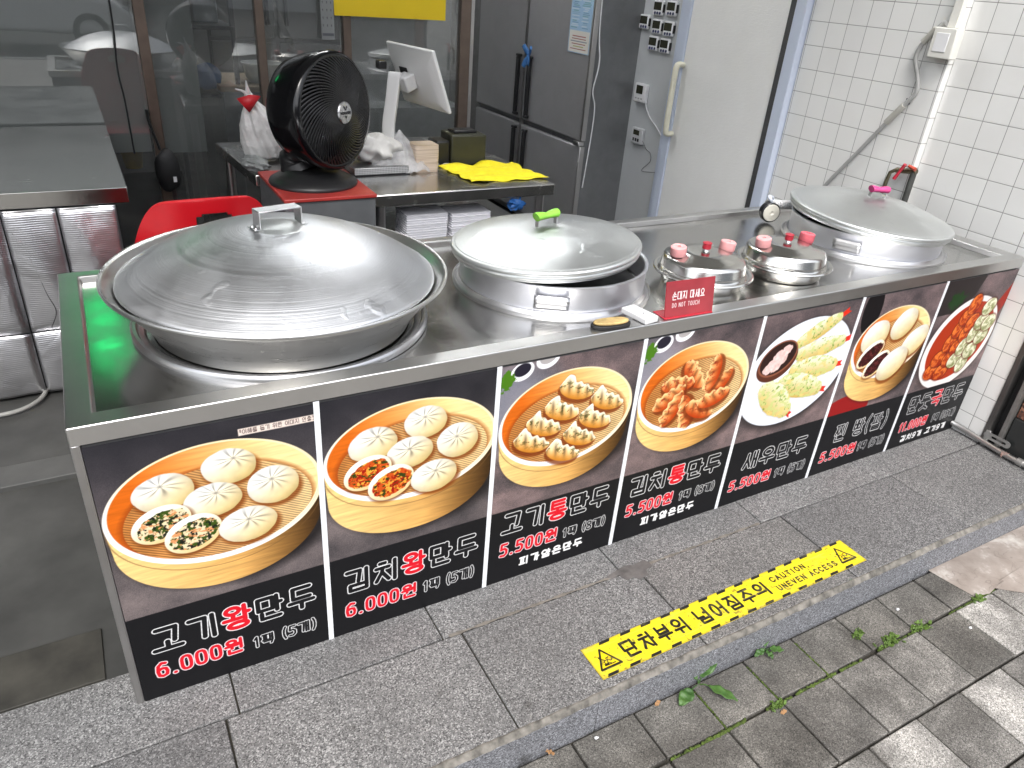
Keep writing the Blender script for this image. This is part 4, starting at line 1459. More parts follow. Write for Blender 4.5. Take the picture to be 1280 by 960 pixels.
# till screen seen from behind
till = thing('till_screen', 'white till screen seen from behind on a slanted white stand', 'monitor', (1.27, 1.72, .75))
Mt = Matrix.Translation((.046, -.102, .356)) @ Matrix.Rotation(R(-80), 4, 'Z') @ Matrix.Rotation(R(21), 4, 'X')
WHT = plain('white_gloss_plastic', (.80, .80, .79), .3, var=.01, nscale=3)
w2, h2 = .170, .122
mb = MB(Mt)      # local: x right, y away from us, z up
o_ = [(-w2, .012, -h2), (w2, .012, -h2), (w2, .012, h2), (-w2, .012, h2)]
o2 = [(-w2, .0, -h2), (w2, .0, -h2), (w2, .0, h2), (-w2, .0, h2)]
o3 = [(-w2 + .06, -.022, -h2 + .05), (w2 - .04, -.022, -h2 + .05), (w2 - .04, -.022, h2 - .06), (-w2 + .06, -.022, h2 - .06)]
mb.add(o_ + o2 + o3, [(3, 2, 1, 0)] + [(k, (k + 1) % 4, 4 + (k + 1) % 4, 4 + k) for k in range(4)] + [(4 + k, 4 + (k + 1) % 4, 8 + (k + 1) % 4, 8 + k) for k in range(4)] + [(8, 9, 10, 11)])
mb.build('housing', WHT, till, bevel=.004, seg=3, angle=30)
MB(Mt).box(-w2 + .008, w2 - .008, .0121, .0135, -h2 + .008, h2 - .008).build('display', plain('display_black', (.01, .01, .012), .08), till)
MB(Mt).box(-.075, -.02, -.027, -.0225, -.005, .045).build('port_recess', BLKM, till, bevel=.002)
MB(Mt).lathe([(.004, -.0225), (.004, -.0235), (0, -.0235)], 12, (.085, 0, .02)).build('screw', BLKM, till) if False else None
mb = MB()
sp_ = bez([(-.02, -.05, .012), (-.055, -.075, .06), (-.072, -.09, .16), (-.058, -.093, .27), (-.045, -.095, .375)], 20)
mb.grid(lambda u, v: (sp_[int(v * 20)][0] + (u - .5) * .8 * (.05 + .05 * max(0, .25 - v)), sp_[int(v * 20)][1] - (u - .5) * .6 * (.05 + .05 * max(0, .25 - v)), sp_[int(v * 20)][2]), 4, 20)
mb.build('stand', WHT, till, solid=.024, bevel=.004, angle=50)
MB().lathe([(.1, 0), (.1, .008), (.09, .014), (0, .014)], 32, (-.01, -.05, 0)).build('stand_foot', WHT, till, angle=50)
MB(Mt).box(-.045, .03, -.075, -.0235, -.03, .03).build('mount', plain('dull_white_plastic', (.66, .66, .66), .4), till, bevel=.006)  # mount in a slightly greyer white than the housing
MB().box(-.085, -.05, -.02, .02, .375, .405).build('card_reader', BLKM, till, bevel=.004)

FILM = film('clear_bag_film', (.84, .84, .85), .46, .18, .9, 30)
WFILM = film('white_bag_film', (.82, .81, .80), .82, .3, .9, 26)


def bag(name, label, loc, rad, seed, mat, amp=.22):
    mb = MB()
    mb.blob((0, 0, rad[2]), rad, seed, amp, 48, 30, 3.2)
    mb.v = [(x + .008 * math.sin(y * 90 + z * 70), y + .008 * math.sin(z * 95 + x * 60), max(.0008, z + .006 * math.sin(x * 110 + y * 50))) for x, y, z in mb.v]
    t = thing(name, label, 'bag', loc)
    mb.build('film', mat, t, angle=70)
    return t


pb = thing('plastic_bag', 'clear plastic bag draped around the foot of the till', 'bag', (1.225, 1.66, .751))


def drape(u, v):
    a = 2 * PI * u
    q = v ** 1.2
    ex = .160
    r = .018 + q * (1 + .10 * math.sin(5 * a + 1) + .06 * math.sin(11 * a) * v)
    x, y = r * ex * math.cos(a) + .012, r * .085 * math.sin(a) - .05
    z = .075 * math.exp(-2.6 * q) + .085 * (1 - q) ** .5 * (1 if q < 1 else 0) * .6 + .052 * (1 - q * .6) + .006 * math.sin(9 * a + 6 * v) * v + .005 * math.sin(23 * a + 9 * v) * v
    return (x, y, max(.004, z - .02))


MB().grid(drape, 96, 28).build('film', FILM, pb, angle=75)
bag('napkin_bag', 'white crumpled bag of napkins between fan and till', (1.13, 1.61, .787), (.105, .070, .052), 9, plain('tissue_white', (.78, .77, .74), .7, bump=.4, bscale=40), .10)
wk = thing('wire_basket', 'low metal mesh tray under the white napkin bag', 'tray', (1.13, 1.60, .75))
mm = N('perforated_metal')
vx = m2 = mm.node('ShaderNodeTexVoronoi')
vx.inputs['Scale'].default_value = 150
vx.inputs['Randomness'].default_value = 0
mm.link(mm.co, vx.inputs['Vector'])
mm.link(mm.ramp(vx.outputs['Distance'], [(.3, (.03, .03, .03)), (.42, (.6, .6, .6))]), mm.b.inputs['Base Color'])
mm.set(Metallic=.7, Roughness=.35)
MB().box(-.115, .115, -.075, .075, .003, .034).build('mesh_side', mm.m, wk, bevel=.004)
MB().box(-.12, .12, -.08, .08, .0, .003).build('foot', BLKM, wk)
np_ = thing('napkin_stack', 'cream paper napkin stack in clear wrap on the table', 'napkins', (1.333, 1.585, .75))
mb = MB()


def napf(u, v):
    a = 2 * PI * u
    k = .25
    x = math.copysign(abs(math.cos(a)) ** k, math.cos(a)) * .052
    y = math.copysign(abs(math.sin(a)) ** k, math.sin(a)) * .045
    z = .108 * v
    j = .0015 * math.sin(z * 900) + .0025 * math.sin(z * 45 + a * 3)
    return (x * (1 + j * 8), y * (1 + j * 8), z + .0005)


mb.grid(napf, 48, 40)
mb.add([napf(k / 48, 1) for k in range(48)], [tuple(range(48))])
npm = N('paper_layers')
npm.link(npm.ramp(npm.noise(1, 2, .5, npm.map((3, 3, 190))), [(.35, (.50, .38, .28)), (.65, (.76, .64, .52))]), npm.b.inputs['Base Color'])
npm.set(Roughness=.45)
npm.bump(npm.noise(40, 4), .5, .003)
mb.build('paper', npm.m, np_, angle=50)
YEL = plain('yellow_cloth_fabric', (.78, .66, .015), .9, var=.08, nscale=50, bump=.5, bscale=300)
yc = thing('yellow_cloth', 'bright yellow cleaning cloth spread on the table corner', 'cloth', (1.59, 1.46, .7505))


def clf(u, v):
    x, y = -.172 + .355 * u + .02 * (1 - v), -.125 + .275 * v
    return (x + .006 * math.sin(v * 17), y + .007 * math.sin(u * 23 + 1), .004 + .003 * math.sin(u * 14 + v * 5) + .003 * math.sin(v * 21 + u * 9) + (.012 * max(0, v - .8) * 5 * abs(math.sin(u * 7))))


MB().grid(clf, 48, 36).build('cloth', YEL, yc, solid=.003, angle=80)
db = thing('receipt_printer', 'dark olive box standing on the table behind the yellow cloth', 'printer', (1.57, 1.70, .75))
MB().prism([(-.085, -.06), (.075, -.075), (.085, .06), (-.08, .07)], .0008, .125).build('box_body', plain('olive_black', (.030, .031, .018), .45), db, bevel=.006)
MB().box(-.06, .05, -.03, .04, .125, .137).build('paper_cover', BLKM, db, bevel=.004)
cd_ = thing('card_terminal', 'black card terminal with round white knob beside the dark box', 'terminal', (1.455, 1.70, .75))
MB().box(-.035, .03, -.05, .05, .0008, .10).build('body', BLKM, cd_, bevel=.008)
MB().lathe([(.02, 0), (.022, .006), (.015, .012), (0, .013)], 24, (-.0, -.085, .0006)).build('coin_dish', plain('bone_plastic', (.60, .57, .48), .5), cd_)
wb = thing('white_bag', 'white knotted plastic bag with red corner standing behind the fan', 'bag', (.76, 1.90, .7505))


def sack(u, v):
    a = 2 * PI * u
    pr_ = [(.0, .045), (.05, .078), (.25, .088), (.5, .080), (.7, .058), (.85, .032), (.93, .016), (1.0, .014)]
    for (v0, r0), (v1, r1) in zip(pr_[:-1], pr_[1:]):
        if v <= v1 + 1e-6:
            r = r0 + (r1 - r0) * (v - v0) / (v1 - v0)
            break
    w = 1 + (.03 + .10 * v) * math.sin(7 * a + 4 * v + math.sin(3 * a)) + .04 * math.sin(15 * a + 13 * v)
    return (r * w * math.cos(a) - .05 * v * v, r * w * math.sin(a) - .02 * v, .002 + .25 * v)


MB().grid(sack, 80, 44).build('film', WFILM, wb, angle=75)
MB().add([(-.065, -.085, .195), (-.015, -.075, .255), (-.105, -.07, .245), (-.055, -.085, .262)], [(0, 1, 3), (0, 3, 2)]).build('red_corner', plain('red_film', (.62, .02, .03), .4), wb, solid=.003)
mb = MB()
mb.tube(bez([(-.05, -.02, .245), (-.07, -.03, .265), (-.10, -.035, .275)], 10), [.02, .017, .012, .008, .006, .005, .005, .004, .004, .003, .003], 8)
mb.tube(bez([(-.05, -.02, .245), (-.055, -.03, .28), (-.058, -.035, .305)], 10), [.016, .014, .012, .01, .008, .006, .005, .004, .004, .003, .003], 8)
mb.build('knot_ears', WFILM, wb, angle=70)
gc = thing('grey_rag', 'grey rag bundled at the left end of the table', 'cloth', (.685, 1.74, .7505))
MB().blob((0, 0, .018), (.05, .09, .022), 4, .3, 26, 16, 4).build('rag', plain('grey_fabric', (.22, .23, .23), .9, var=.3, bump=.5), gc)

# food trays stacked on the lower shelf
tray0 = None
TR = plain('white_foam', (.74, .74, .78), .5, var=.04)
for s, (x0, nn, side) in enumerate(((1.145, 12, 'left'), (1.337, 11, 'right'))):
    for k in range(nn):
        loc = (x0 + .088 + rng.uniform(-.002, .002), 1.36 + rng.uniform(-.003, .003), .5375 + k * .0095)
        pos = 'bottommost' if k == 0 else ('topmost' if k == nn - 1 else 'number %d from the bottom' % (k + 1))
        lab = 'white foam tray, %s in the %s stack under the table' % (pos, side)
        if tray0 is None:
            t = thing('foam_tray', lab, 'tray', loc, 0, 'white foam trays stacked under the table')
            MB().prism([(-.086, -.06), (.086, -.06), (.086, .06), (-.086, .06)], .0002, .0062).build('tray_shell', TR, t, bevel=.002)
            MB().box(-.088, .088, -.062, .062, .0063, .0088).build('lip', TR, t, bevel=.001)
            tray0 = t
        else:
            copy_thing(tray0, loc, lab)
glv = thing('blue_glove', 'crumpled blue glove hanging under the table edge', 'glove', (1.605, 1.262, .655))
MB().blob((0, 0, .02), (.035, .014, .02), 3, .5, 24, 14, 3.5).build('glove_body', plain('blue_rubber', (.02, .09, .28), .4), glv)
MB().tube([(.015, 0, .03), (.02, .0, .049)], .004, 8).build('loop', plain('blue_rubber', (.02, .09, .28), .4), glv)

# red plastic chair
RCH = plain('red_plastic', (.46, .006, .012), .34, var=.06)
ch = thing('plastic_chair', 'red plastic chair with slotted back behind the biggest steamer', 'chair', (.365, 1.13, 0), R(3))


def chback(u, v):
    a = (u - .5) * 2
    x = .235 * a * (1 - .10 * v) * (1 - .06 * (1 - abs(a)))
    y = -.15 - .075 * (1 - a * a) * 1 - .04 * v
    top = .885 - .025 * a * a - .17 * (max(0, abs(a) - .5) / .5) ** 2.6
    z = .43 + (top - .43) * v
    return (x, y, z)


mb = MB()
nu, nv = 110, 64
for j in range(nv + 1):
    for i in range(nu + 1):
        mb.v.append(chback(i / nu, j / nv))
for j in range(nv):
    for i in range(nu):
        u, v = (i + .5) / nu, (j + .5) / nv
        hole = (abs((u - .54) / .125)) ** 3 + (abs((v - .855) / .05)) ** 3 < 1
        if not hole:
            mb.f.append((j * (nu + 1) + i, j * (nu + 1) + i + 1, (j + 1) * (nu + 1) + i + 1, (j + 1) * (nu + 1) + i))
            mb.mi.append(0)
mb.build('backrest', RCH, ch, solid=.012, bevel=.002, angle=50)
MB().grid(lambda u, v: ((u - .5) * .44, -.2 + .40 * v, .435 - .012 * math.sin(PI * u) * math.sin(PI * v)), 16, 16).build('seat', RCH, ch, solid=.012, angle=60)
for sx_, sy_ in ((-1, -1), (1, -1), (1, 1), (-1, 1)):
    MB().tube([(sx_ * .195, .0 + sy_ * .17, .43), (sx_ * .225, .0 + sy_ * .20, .0)], [.025, .02], 10).build('leg', RCH, ch, angle=60)

# ------------------------------------------------------------ left side: foil-covered table, glass screen, hanging things
lt = thing('foil_clad_table', 'stainless table at far left clad with crinkled silver foil insulation', 'table', (-.4, 2.1, 0))
T = Matrix.Translation((.4, -2.1, 0))
MB(T).box(-1.5, .212, 1.555, 2.665, .695, .75).build('table_top', steel('grey_table_steel', (.52, .515, .49), .17, (2, 500, 500), .12, .006, .03, 3), lt, bevel=.003)
fm = N('foil')
fx = fm.node('ShaderNodeTexWave', wave_type='BANDS', bands_direction='Z')
fx.inputs['Scale'].default_value = 42
fx.inputs['Distortion'].default_value = .8
fm.link(fm.co, fx.inputs['Vector'])
fm.link(fm.ramp(fm.noise(6, 5), [(.3, (.66, .66, .68)), (.7, (.86, .86, .88))]), fm.b.inputs['Base Color'])
fm.set(Metallic=1.0, Roughness=.34)
b1 = fm.bump(fm.noise(4, 3, .5, dist=1.0), .40, .03)
b2 = fm.bump(fx.outputs['Fac'], .20, .004, b1)
fm.bump(fm.noise(45, 3), .12, .003, b2)
FOIL = fm.m
for k, (a, b_) in enumerate(((-1.2, -.60), (-.597, -.178), (-.173, -.018), (-.012, .165))):
    for z0, z1 in ((.012, .252), (.257, .692)):
        def ff(u, v, a=a, b_=b_, z0=z0, z1=z1):
            x, z = a + (b_ - a) * u, z0 + (z1 - z0) * v
            return (x, 1.552 - .010 * math.sin(PI * u) ** .5 * math.sin(PI * v) ** .5 - .003 * math.sin(x * 37 + z * 11), z)
        MB(T).grid(ff, 14, 20).build('foil_panel', FOIL, lt, solid=.003, angle=60)
MB(T).box(-1.45, .16, 1.57, 2.6, .01, .69).build('table_core', GASK, lt)
mb = MB(T)
mb.tube(bez([(-.155, 1.545, .62), (-.12, 1.54, .52), (-.10, 1.54, .40), (-.085, 1.54, .33), (-.11, 1.54, .27)], 30), .0016, 6)
mb.build('torn_seam', GASK, lt)
fc = MB()
fc.tube(bez([(-.7, 1.35, .012), (-.4, 1.42, .012), (-.27, 1.44, .012), (-.2, 1.50, .012), (-.17, 1.60, .012)], 30), .008, 8)
tag(fc.build('floor_cable', plain('grey_cable', (.36, .36, .34), .5), angle=60), 'pale grey cable lying on the floor beside the foil cladding', 'cable')

GL = glass('partition_glass', (.95, .965, .96))
BRZ = plain('bronze_aluminium', (.17, .13, .105), .35, metal=.6, var=.1)
GY = 2.70
gp = thing('glass_partition', 'bronze framed glass screen between shop front and kitchen', 'partition', (.8, GY, 0))
T = Matrix.Translation((-.8, -GY, 0))
for a, b_ in ((-3.0, .403), (.450, .925), (.965, 1.352), (1.392, 2.002)):
    MB(T).box(a, b_, GY - .003, GY + .003, .06, 2.5).build('pane', GL, gp)
for a, b_ in ((.403, .450), (.925, .965), (1.352, 1.392), (2.002, 2.062)):
    MB(T).box(a, b_, GY - .025, GY + .025, 0, 2.5).build('post', BRZ, gp, bevel=.003)
MB(T).box(-3.0, 2.06, GY - .02, GY + .02, 0, .058).build('bottom_rail', BRZ, gp)
MB(T).box(2.063, 2.085, GY - .02, GY + .03, 0, 2.5).build('steel_edge', ST_V, gp, bevel=.003)
hb_ = thing('black_bag', 'black shoulder bag hanging by its strap from the bronze post', 'bag', (.44, 2.60, .48))
MB().blob((0, .0, .07), (.055, .03, .10), 2, .08, 24, 16).build('bag_body', plain('black_nylon', (.012, .012, .013), .6, bump=.3), hb_)
MB().tube(bez([(-.02, .03, .16), (-.045, .05, .28), (-.05, .05, .34)], 14), .007, 8, 2).build('strap', BLKM, hb_)
MB().box(.015, .03, -.031, -.029, .02, .045).build('bag_label', WPL, hb_)
tag(MB().tube(bez([(.315, 2.66, 2.4), (.314, 2.66, 1.28), (.30, 2.66, 1.0), (.308, 2.66, .85), (.31, 2.66, .62)], 60), .004, 8).build('hanging_cord', BLKM, angle=60), 'thin black cord hanging down in front of the left glass', 'cord')

# ------------------------------------------------------------ kitchen behind the glass
BRD = plain('pale_board', (.52, .54, .515), .6, var=.05, nscale=3)
tag(MB().box(-.6, .398, 2.78, 2.80, .60, 2.3).build('pale_sheet', BRD, bevel=.003), 'pale green sheet hanging behind the glass left of the bronze post', 'sheet')
tag(MB().box(.42, .66, 2.83, 2.85, .58, 2.3).build('pale_sheet', plain('grey_board', (.30, .32, .31), .6, var=.06, nscale=3), bevel=.003), 'grey sheet hanging behind the glass right of the bronze post', 'sheet')
DKM = plain('dark_machine', (.055, .058, .062), .45, var=.25)
yt = thing('yellow_tub', 'yellow tub on an added black box for shade under the pale sheet', 'tub', (.315, 2.99, 0))
MB().lathe([(.04, .48), (.055, .57), (.058, .575), (.056, .59), (.05, .585)], 32).build('tub_body', plain('shaded_yellow_plastic', (.30, .20, .015), .5), yt)  # tub yellow is darkened: the dimness here is put into the colour
MB().box(-.5, .22, -.12, .3, 0, .48).build('shade_box', GASK, yt)  # added black box, stands in for the darkness around the tub
bk = thing('steel_cupboard', 'grey steel cupboard with a pale worktop behind the fan', 'cupboard', (1.08, 3.55, 0))
MB().box(-.24, .36, -.25, .3, 0, .80).build('cupboard_body', plain('mid_grey_steel', (.22, .23, .24), .35, metal=.5), bk, bevel=.004)
MB().box(-.25, .37, -.26, .31, .80, .83).build('worktop', plain('board_wood', (.34, .27, .19), .6), bk, bevel=.004)
bw = thing('white_basin', 'white basin with a grey band on the steel cupboard', 'basin', (1.11, 3.48, .831))
MB().lathe([(.09, 0), (.11, .08), (.122, .10), (.125, .105), (.118, .106), (.1, .02), (0, .015)], 40).build('basin_body', plain('milky_plastic', (.55, .56, .55), .4), bw, angle=60)
MB().lathe([(.1005, .035), (.1055, .055)], 40).build('band', DKM, bw)
blu = thing('blue_bag', 'blue cloth bundle on a dark shelf behind the glass', 'bundle', (.79, 3.45, .80))
MB().blob((0, 0, .06), (.075, .08, .07), 6, .2, 24, 14).build('bundle', plain('blue_cloth', (.06, .13, .30), .7, bump=.3), blu)
sv = thing('storage_shelf', 'dark storage shelf with boxes far behind the glass', 'shelf', (.85, 3.75, 0))
for z in (.78, 1.13, 1.5):
    MB().box(-.25, .10, -.4, .2, z - .02, z).build('shelf_board', DKM, sv)
for x in (-.24, .09):
    MB().box(x - .012, x + .012, -.39, -.365, 0, 2).build('upright', DKM, sv)
for k, (x, z, w, h) in enumerate(((-.15, .781, .11, .16), (-.02, 1.131, .13, .14), (-.16, 1.131, .10, .19), (-.05, 1.501, .16, .2))):
    t = thing('storage_box', ['translucent box on the lowest shelf behind the glass', 'clear lidded box on the middle shelf behind the glass', 'taller grey box at left of the middle shelf', 'large pale box on the upper shelf behind glass'][k], 'box', (.85 + x, 3.62, z), 0, 'boxes on the kitchen shelf')
    MB().box(-w / 2, w / 2, -.1, .1, 0, h).build('box_body', plain('grey_box%d' % k if False else 'translucent_grey', (.34, .36, .38), .35), t, bevel=.008)
    MB().box(-w / 2 - .004, w / 2 + .004, -.104, .104, h, h + .015).build('box_lid', plain('pale_lid', (.5, .52, .54), .4), t, bevel=.004)
kf = thing('kitchen_fridge', 'grey upright fridge seen through the glass behind the fan', 'fridge', (1.32, 4.3, 0))
MB().box(-.42, .42, -.3, .4, 0, 2.0).build('fridge_body', plain('fridge_grey', (.18, .185, .19), .35, metal=.4, var=.02), kf, bevel=.01)
for x in (-.41, .01):
    MB().box(x, x + .40, -.33, -.302, 1.02, 1.98).build('door', plain('fridge_door_grey', (.24, .245, .25), .32, metal=.4, var=.02), kf, bevel=.008)
    MB().box(x, x + .40, -.33, -.302, .06, 1.0).build('door', plain('fridge_door_grey', (.24, .245, .25), .32, metal=.4, var=.02), kf, bevel=.008)
for x in (-.06, .06):
    MB().box(x - .012, x + .012, -.355, -.33, 1.1, 1.35).build('handle', BLKM, kf, bevel=.004)
sk = thing('sink_unit', 'pale kitchen counter with grey splashback seen behind the till', 'kitchen unit', (2.1, 4.0, 0))
MB().box(-.45, .5, -.2, .35, 0, .62).build('unit_body', plain('unit_grey', (.26, .27, .27), .4), sk)
MB().box(-.45, .5, .1, .35, .62, 1.4).build('splashback', plain('splash_grey', (.36, .37, .37), .4, var=.2, nscale=4), sk)
gp_ = thing('green_bowl', 'white bowl of dark greens on the kitchen unit behind the till', 'bowl', (2.26, 3.86, .6205))
MB().lathe([(.06, 0), (.09, .10), (.098, .104), (.09, .106), (.06, .02), (0, .02)], 32).build('bowl_body', plain('milky_plastic', (.55, .56, .55), .4), gp_)
MB().blob((0, 0, .11), (.085, .085, .03), 6, .3, 24, 12, 5).build('greens', plain('dark_greens', (.04, .07, .05), .7), gp_)
YB = plain('yellow_banner_vinyl', (.72, .52, .008), .5, var=.05, nscale=3)
tag(MB().box(1.302, 1.90, 2.655, 2.660, 1.252, 1.75).build('yellow_banner', YB), 'plain yellow sign stuck across the top of the glass', 'sign')
cal = thing('calendar', 'white calendar sheet with date grid hanging on the glass post', 'calendar', (1.268, 2.66, 1.14))
B = Board(66, 400, 1.5, (.52, .53, .53))
for r_ in range(9):
    for c_ in range(3):
        B.text(str((r_ * 3 + c_) % 2 + 5) if False else '1', 8 + c_ * 20, 14 + c_ * 20, 60 + r_ * 34, 70 + r_ * 34, .9, (.12, .12, .14))
B.paint(B.cov(np.maximum(np.abs(B.X - 33) - 28, np.abs(B.Y - 25) - 6)), (.35, .36, .38))
B.sheet('calendar_sheet', vcol('calendar_print'), Matrix.Translation((-.033, -.0015, 0)) @ Matrix.Rotation(PI / 2, 4, 'X'), cal)
MB().box(-.033, .033, -.001, .001, 0, .4).build('backing', BRD, cal)

# ------------------------------------------------------------ steel fridge on the right
FX, FY0, FY1 = 2.64, 2.36, 3.72
FST = steel('fridge_steel', (.42, .42, .425), .38, (300, 300, 5), .06, .02, .01, 3, .55)
fr = thing('steel_fridge', 'tall four-door stainless fridge with long dark handles beside the grey panel', 'fridge', (2.9, 3.0, 0))
T = Matrix.Translation((-2.9, -3.0, 0))
MB(T).box(FX + .035, 3.19, FY0 + .004, FY1, .03, 2.1).build('body', plain('fridge_side', (.24, .245, .25), .35, metal=.6, var=.06), fr, bevel=.004)
for y0, y1 in ((FY0, 3.055), (3.075, FY1)):
    for z0, z1 in ((.08, .640), (.672, 2.05)):
        d_ = MB(T).box(FX, FX + .034, y0, y1, z0, z1).build('door', FST, fr, bevel=.008, seg=3)
        yh = 3.055 - .075 if y0 == FY0 else 3.075 + .045
        zz = (z1 - .36, z1 - .03) if z0 < .2 else (z0 + .035, z0 + .37)
        if z0 < .2:
            zz = (.27, .605)
        h = MB(T)
        s_ = 1 if y0 == FY0 else -1
        h.box(FX - .028, FX - .004, yh - .011, yh + .011, zz[0], zz[1])
        h.box(FX - .028, FX, yh - s_ * .05, yh + .011, zz[1], zz[1] + .014) if False else h.box(FX - .026, FX + .001, yh - .02, yh + .02, zz[1], zz[1] + .016)
        h.box(FX - .026, FX + .001, yh - .02, yh + .02, zz[0] - .016, zz[0])
        ho = h.build('handle', BLKM, d_, bevel=.004)
MB(T).box(FX - .012, FX + .03, FY0 - .006, FY0 + .05, .642, .669).build('hinge', ST_V, fr, bevel=.004)
for z0, z1 in ((.08, .640), (.672, 2.05)):
    MB(T).box(FX - .001, FX + .034, FY0 - .014, FY0 - .0005, z0, z1).build('edge_strip', ST_V, fr, bevel=.004)
MB(T).box(FX - .003, FX + .02, 3.056, 3.074, .08, 2.05).build('centre_strip', ST_V, fr)
nt = thing('paper_notice', 'pale blue printed notice taped on the right fridge door', 'notice', (FX - .003, 2.47, 1.13))
B = Board(215, 420, 2.0, (.62, .74, .84))
B.paint(B.cov(np.maximum(np.abs(B.X - 107) - 100, np.abs(B.Y - 60) - 55)), (.86, .85, .82))
rg = random.Random(3)
for k in range(34):
    y = 130 + k * 8.4
    for c_ in range(2):
        a = 14 + c_ * 100
        B.paint(B.cov(np.maximum(np.abs(B.X - a - rg.uniform(25, 42)) - rg.uniform(20, 40), np.abs(B.Y - y) - 1.6)) * .8, rg.choice([(.35, .5, .62), (.55, .66, .72), (.35, .55, .5), (.9, .9, .88)]))
B.paint(B.cov(np.maximum(np.abs(B.X - 160) - 30, np.abs(B.Y - 330) - 50)), (.25, .48, .66))
for k in range(6):
    B.paint(B.cov(np.maximum(np.abs(B.X - 105) - rg.uniform(50, 85), np.abs(B.Y - 22 - k * 13) - 2)), rg.choice([(.55, .2, .2), (.4, .45, .5), (.6, .6, .3)]))
B.sheet('notice_sheet', vcol('notice_print', .5), Matrix(((0, 0, -1, -.0015), (-1, 0, 0, .1075), (0, 1, 0, 0), (0, 0, 0, 1))), nt)
MB().box(-.0005, .002, -.1075, .1075, 0, .42).build('paper_backing', BRD, nt)
tg = thing('blue_ribbon', 'blue rubber strip tied on the right fridge door handle', 'ribbon', (FX - .02, 2.98, 1.01))
for k, (a, b_) in enumerate((((0, .0, .05), (-.02, -.05, .10)), ((0, 0, .05), (-.02, .045, .105)), ((0, 0, .05), (-.02, -.03, .0)), ((0, 0, .05), (-.02, .035, -.015)))):
    MB().tube([a, tuple((p + q) / 2 for p, q in zip(a, b_)), b_], [.012, .019, .015], 8, .4).build('strip', plain('blue_film', (.05, .17, .42), .4), tg, angle=70)
tag(MB().tube(bez([(FX + .03, FY0 - .012, 1.9), (FX + .04, FY0 - .012, 1.3), (FX + .065, FY0 - .014, 1.1), (FX + .045, FY0 - .012, .95), (FX + .07, FY0 - .013, .86), (FX + .07, FY0 - .012, .70), (FX + .05, FY0 - .012, .40)], 60), .004, 8).build('white_cable', WPL, angle=60), 'thin white cable running down the side of the steel fridge', 'cable')

# timers and controllers on the grey panel (they face -X)
LCD = plain('lcd_dark', (.035, .035, .022), .2)
NAV = plain('navy_plastic', (.02, .03, .10), .3)
proto = None
tpos = [(2.115, 1.395, 'right timer of the top pair, navy sided'), (2.225, 1.39, 'left timer of the top pair'), (2.33, 1.315, 'lone timer left of the other timers'), (2.215, 1.30, 'left timer of the middle pair'),
        (2.115, 1.297, 'right timer of the middle pair'), (2.225, 1.215, 'left timer of the bottom pair'), (2.125, 1.212, 'right timer of the bottom pair')]
for y, z, lab in tpos:
    loc = (WX - .001, y, z)
    lab = 'small white kitchen timer, ' + lab + ', on grey panel'
    if proto is None:
        proto = thing('kitchen_timer', lab, 'timer', loc, 0, 'kitchen timers on the cold room panel')
        MB().box(-.020, 0, -.041, .041, -.037, .037).build('case', WPL, proto, bevel=.008, seg=3)
        MB().box(-.0215, -.0195, -.032, .032, -.010, .029).build('display', LCD, proto, bevel=.003)
        for yy in (-.026, -.004, .016):
            MB(Matrix.Translation((-.0195, yy, -.024)) @ Matrix.Rotation(-PI / 2, 4, 'Y')).lathe([(.0075, 0), (.007, .0025), (0, .0028)], 16).build('button', NAV, proto)
        MB().box(-.017, -.002, -.0435, -.0405, -.02, .02).build('side_slot', BLKM, proto, bevel=.001)
    else:
        copy_thing(proto, loc, lab)
ct = thing('temperature_controller', 'white temperature controller with dark display and white cable', 'controller', (WX - .001, 2.262, .952))
MB().box(-.03, 0, -.05, .05, -.05, .05).build('case', WPL, ct, bevel=.006)
MB().box(-.032, -.0295, -.028, .03, -.005, .04).build('display', LCD, ct, bevel=.002)
for yy in (-.025, 0, .025):
    MB().box(-.0315, -.0295, yy - .008, yy + .008, -.034, -.026).build('button', plain('grey_button', (.4, .4, .4), .4), ct)
mb = MB()
mb.tube(bez([(-.012, -.045, -.03), (-.012, -.06, -.07), (-.006, -.10, -.12), (-.006, -.17, -.16), (-.006, -.235, -.205)], 30), .0035, 8)
mb.build('cable', WPL, ct, angle=60)
ct = thing('digital_thermometer', 'small grey thermometer hanging below the controller with thin dark wire', 'thermometer', (WX - .001, 2.238, .718))
MB().box(-.026, 0, -.048, .048, -.045, .045).build('case', plain('pale_grey_plastic', (.56, .57, .58), .35), ct, bevel=.006)
MB().box(-.028, -.0255, -.025, .03, .005, .033).build('display', LCD, ct, bevel=.002)
for yy in (-.022, 0, .022):
    MB().box(-.0275, -.0255, yy - .007, yy + .007, -.03, -.012).build('button', BLKM, ct)
mb = MB()
mb.tube(bez([(-.01, -.046, -.02), (-.012, -.06, -.03), (-.008, -.09, -.06), (-.004, -.125, -.075), (-.004, -.135, -.12), (-.004, -.07, -.185), (-.004, -.16, -.175), (-.004, -.235, -.155)], 40), .0013, 6)
mb.build('probe_wire', BLKM, ct, angle=60)

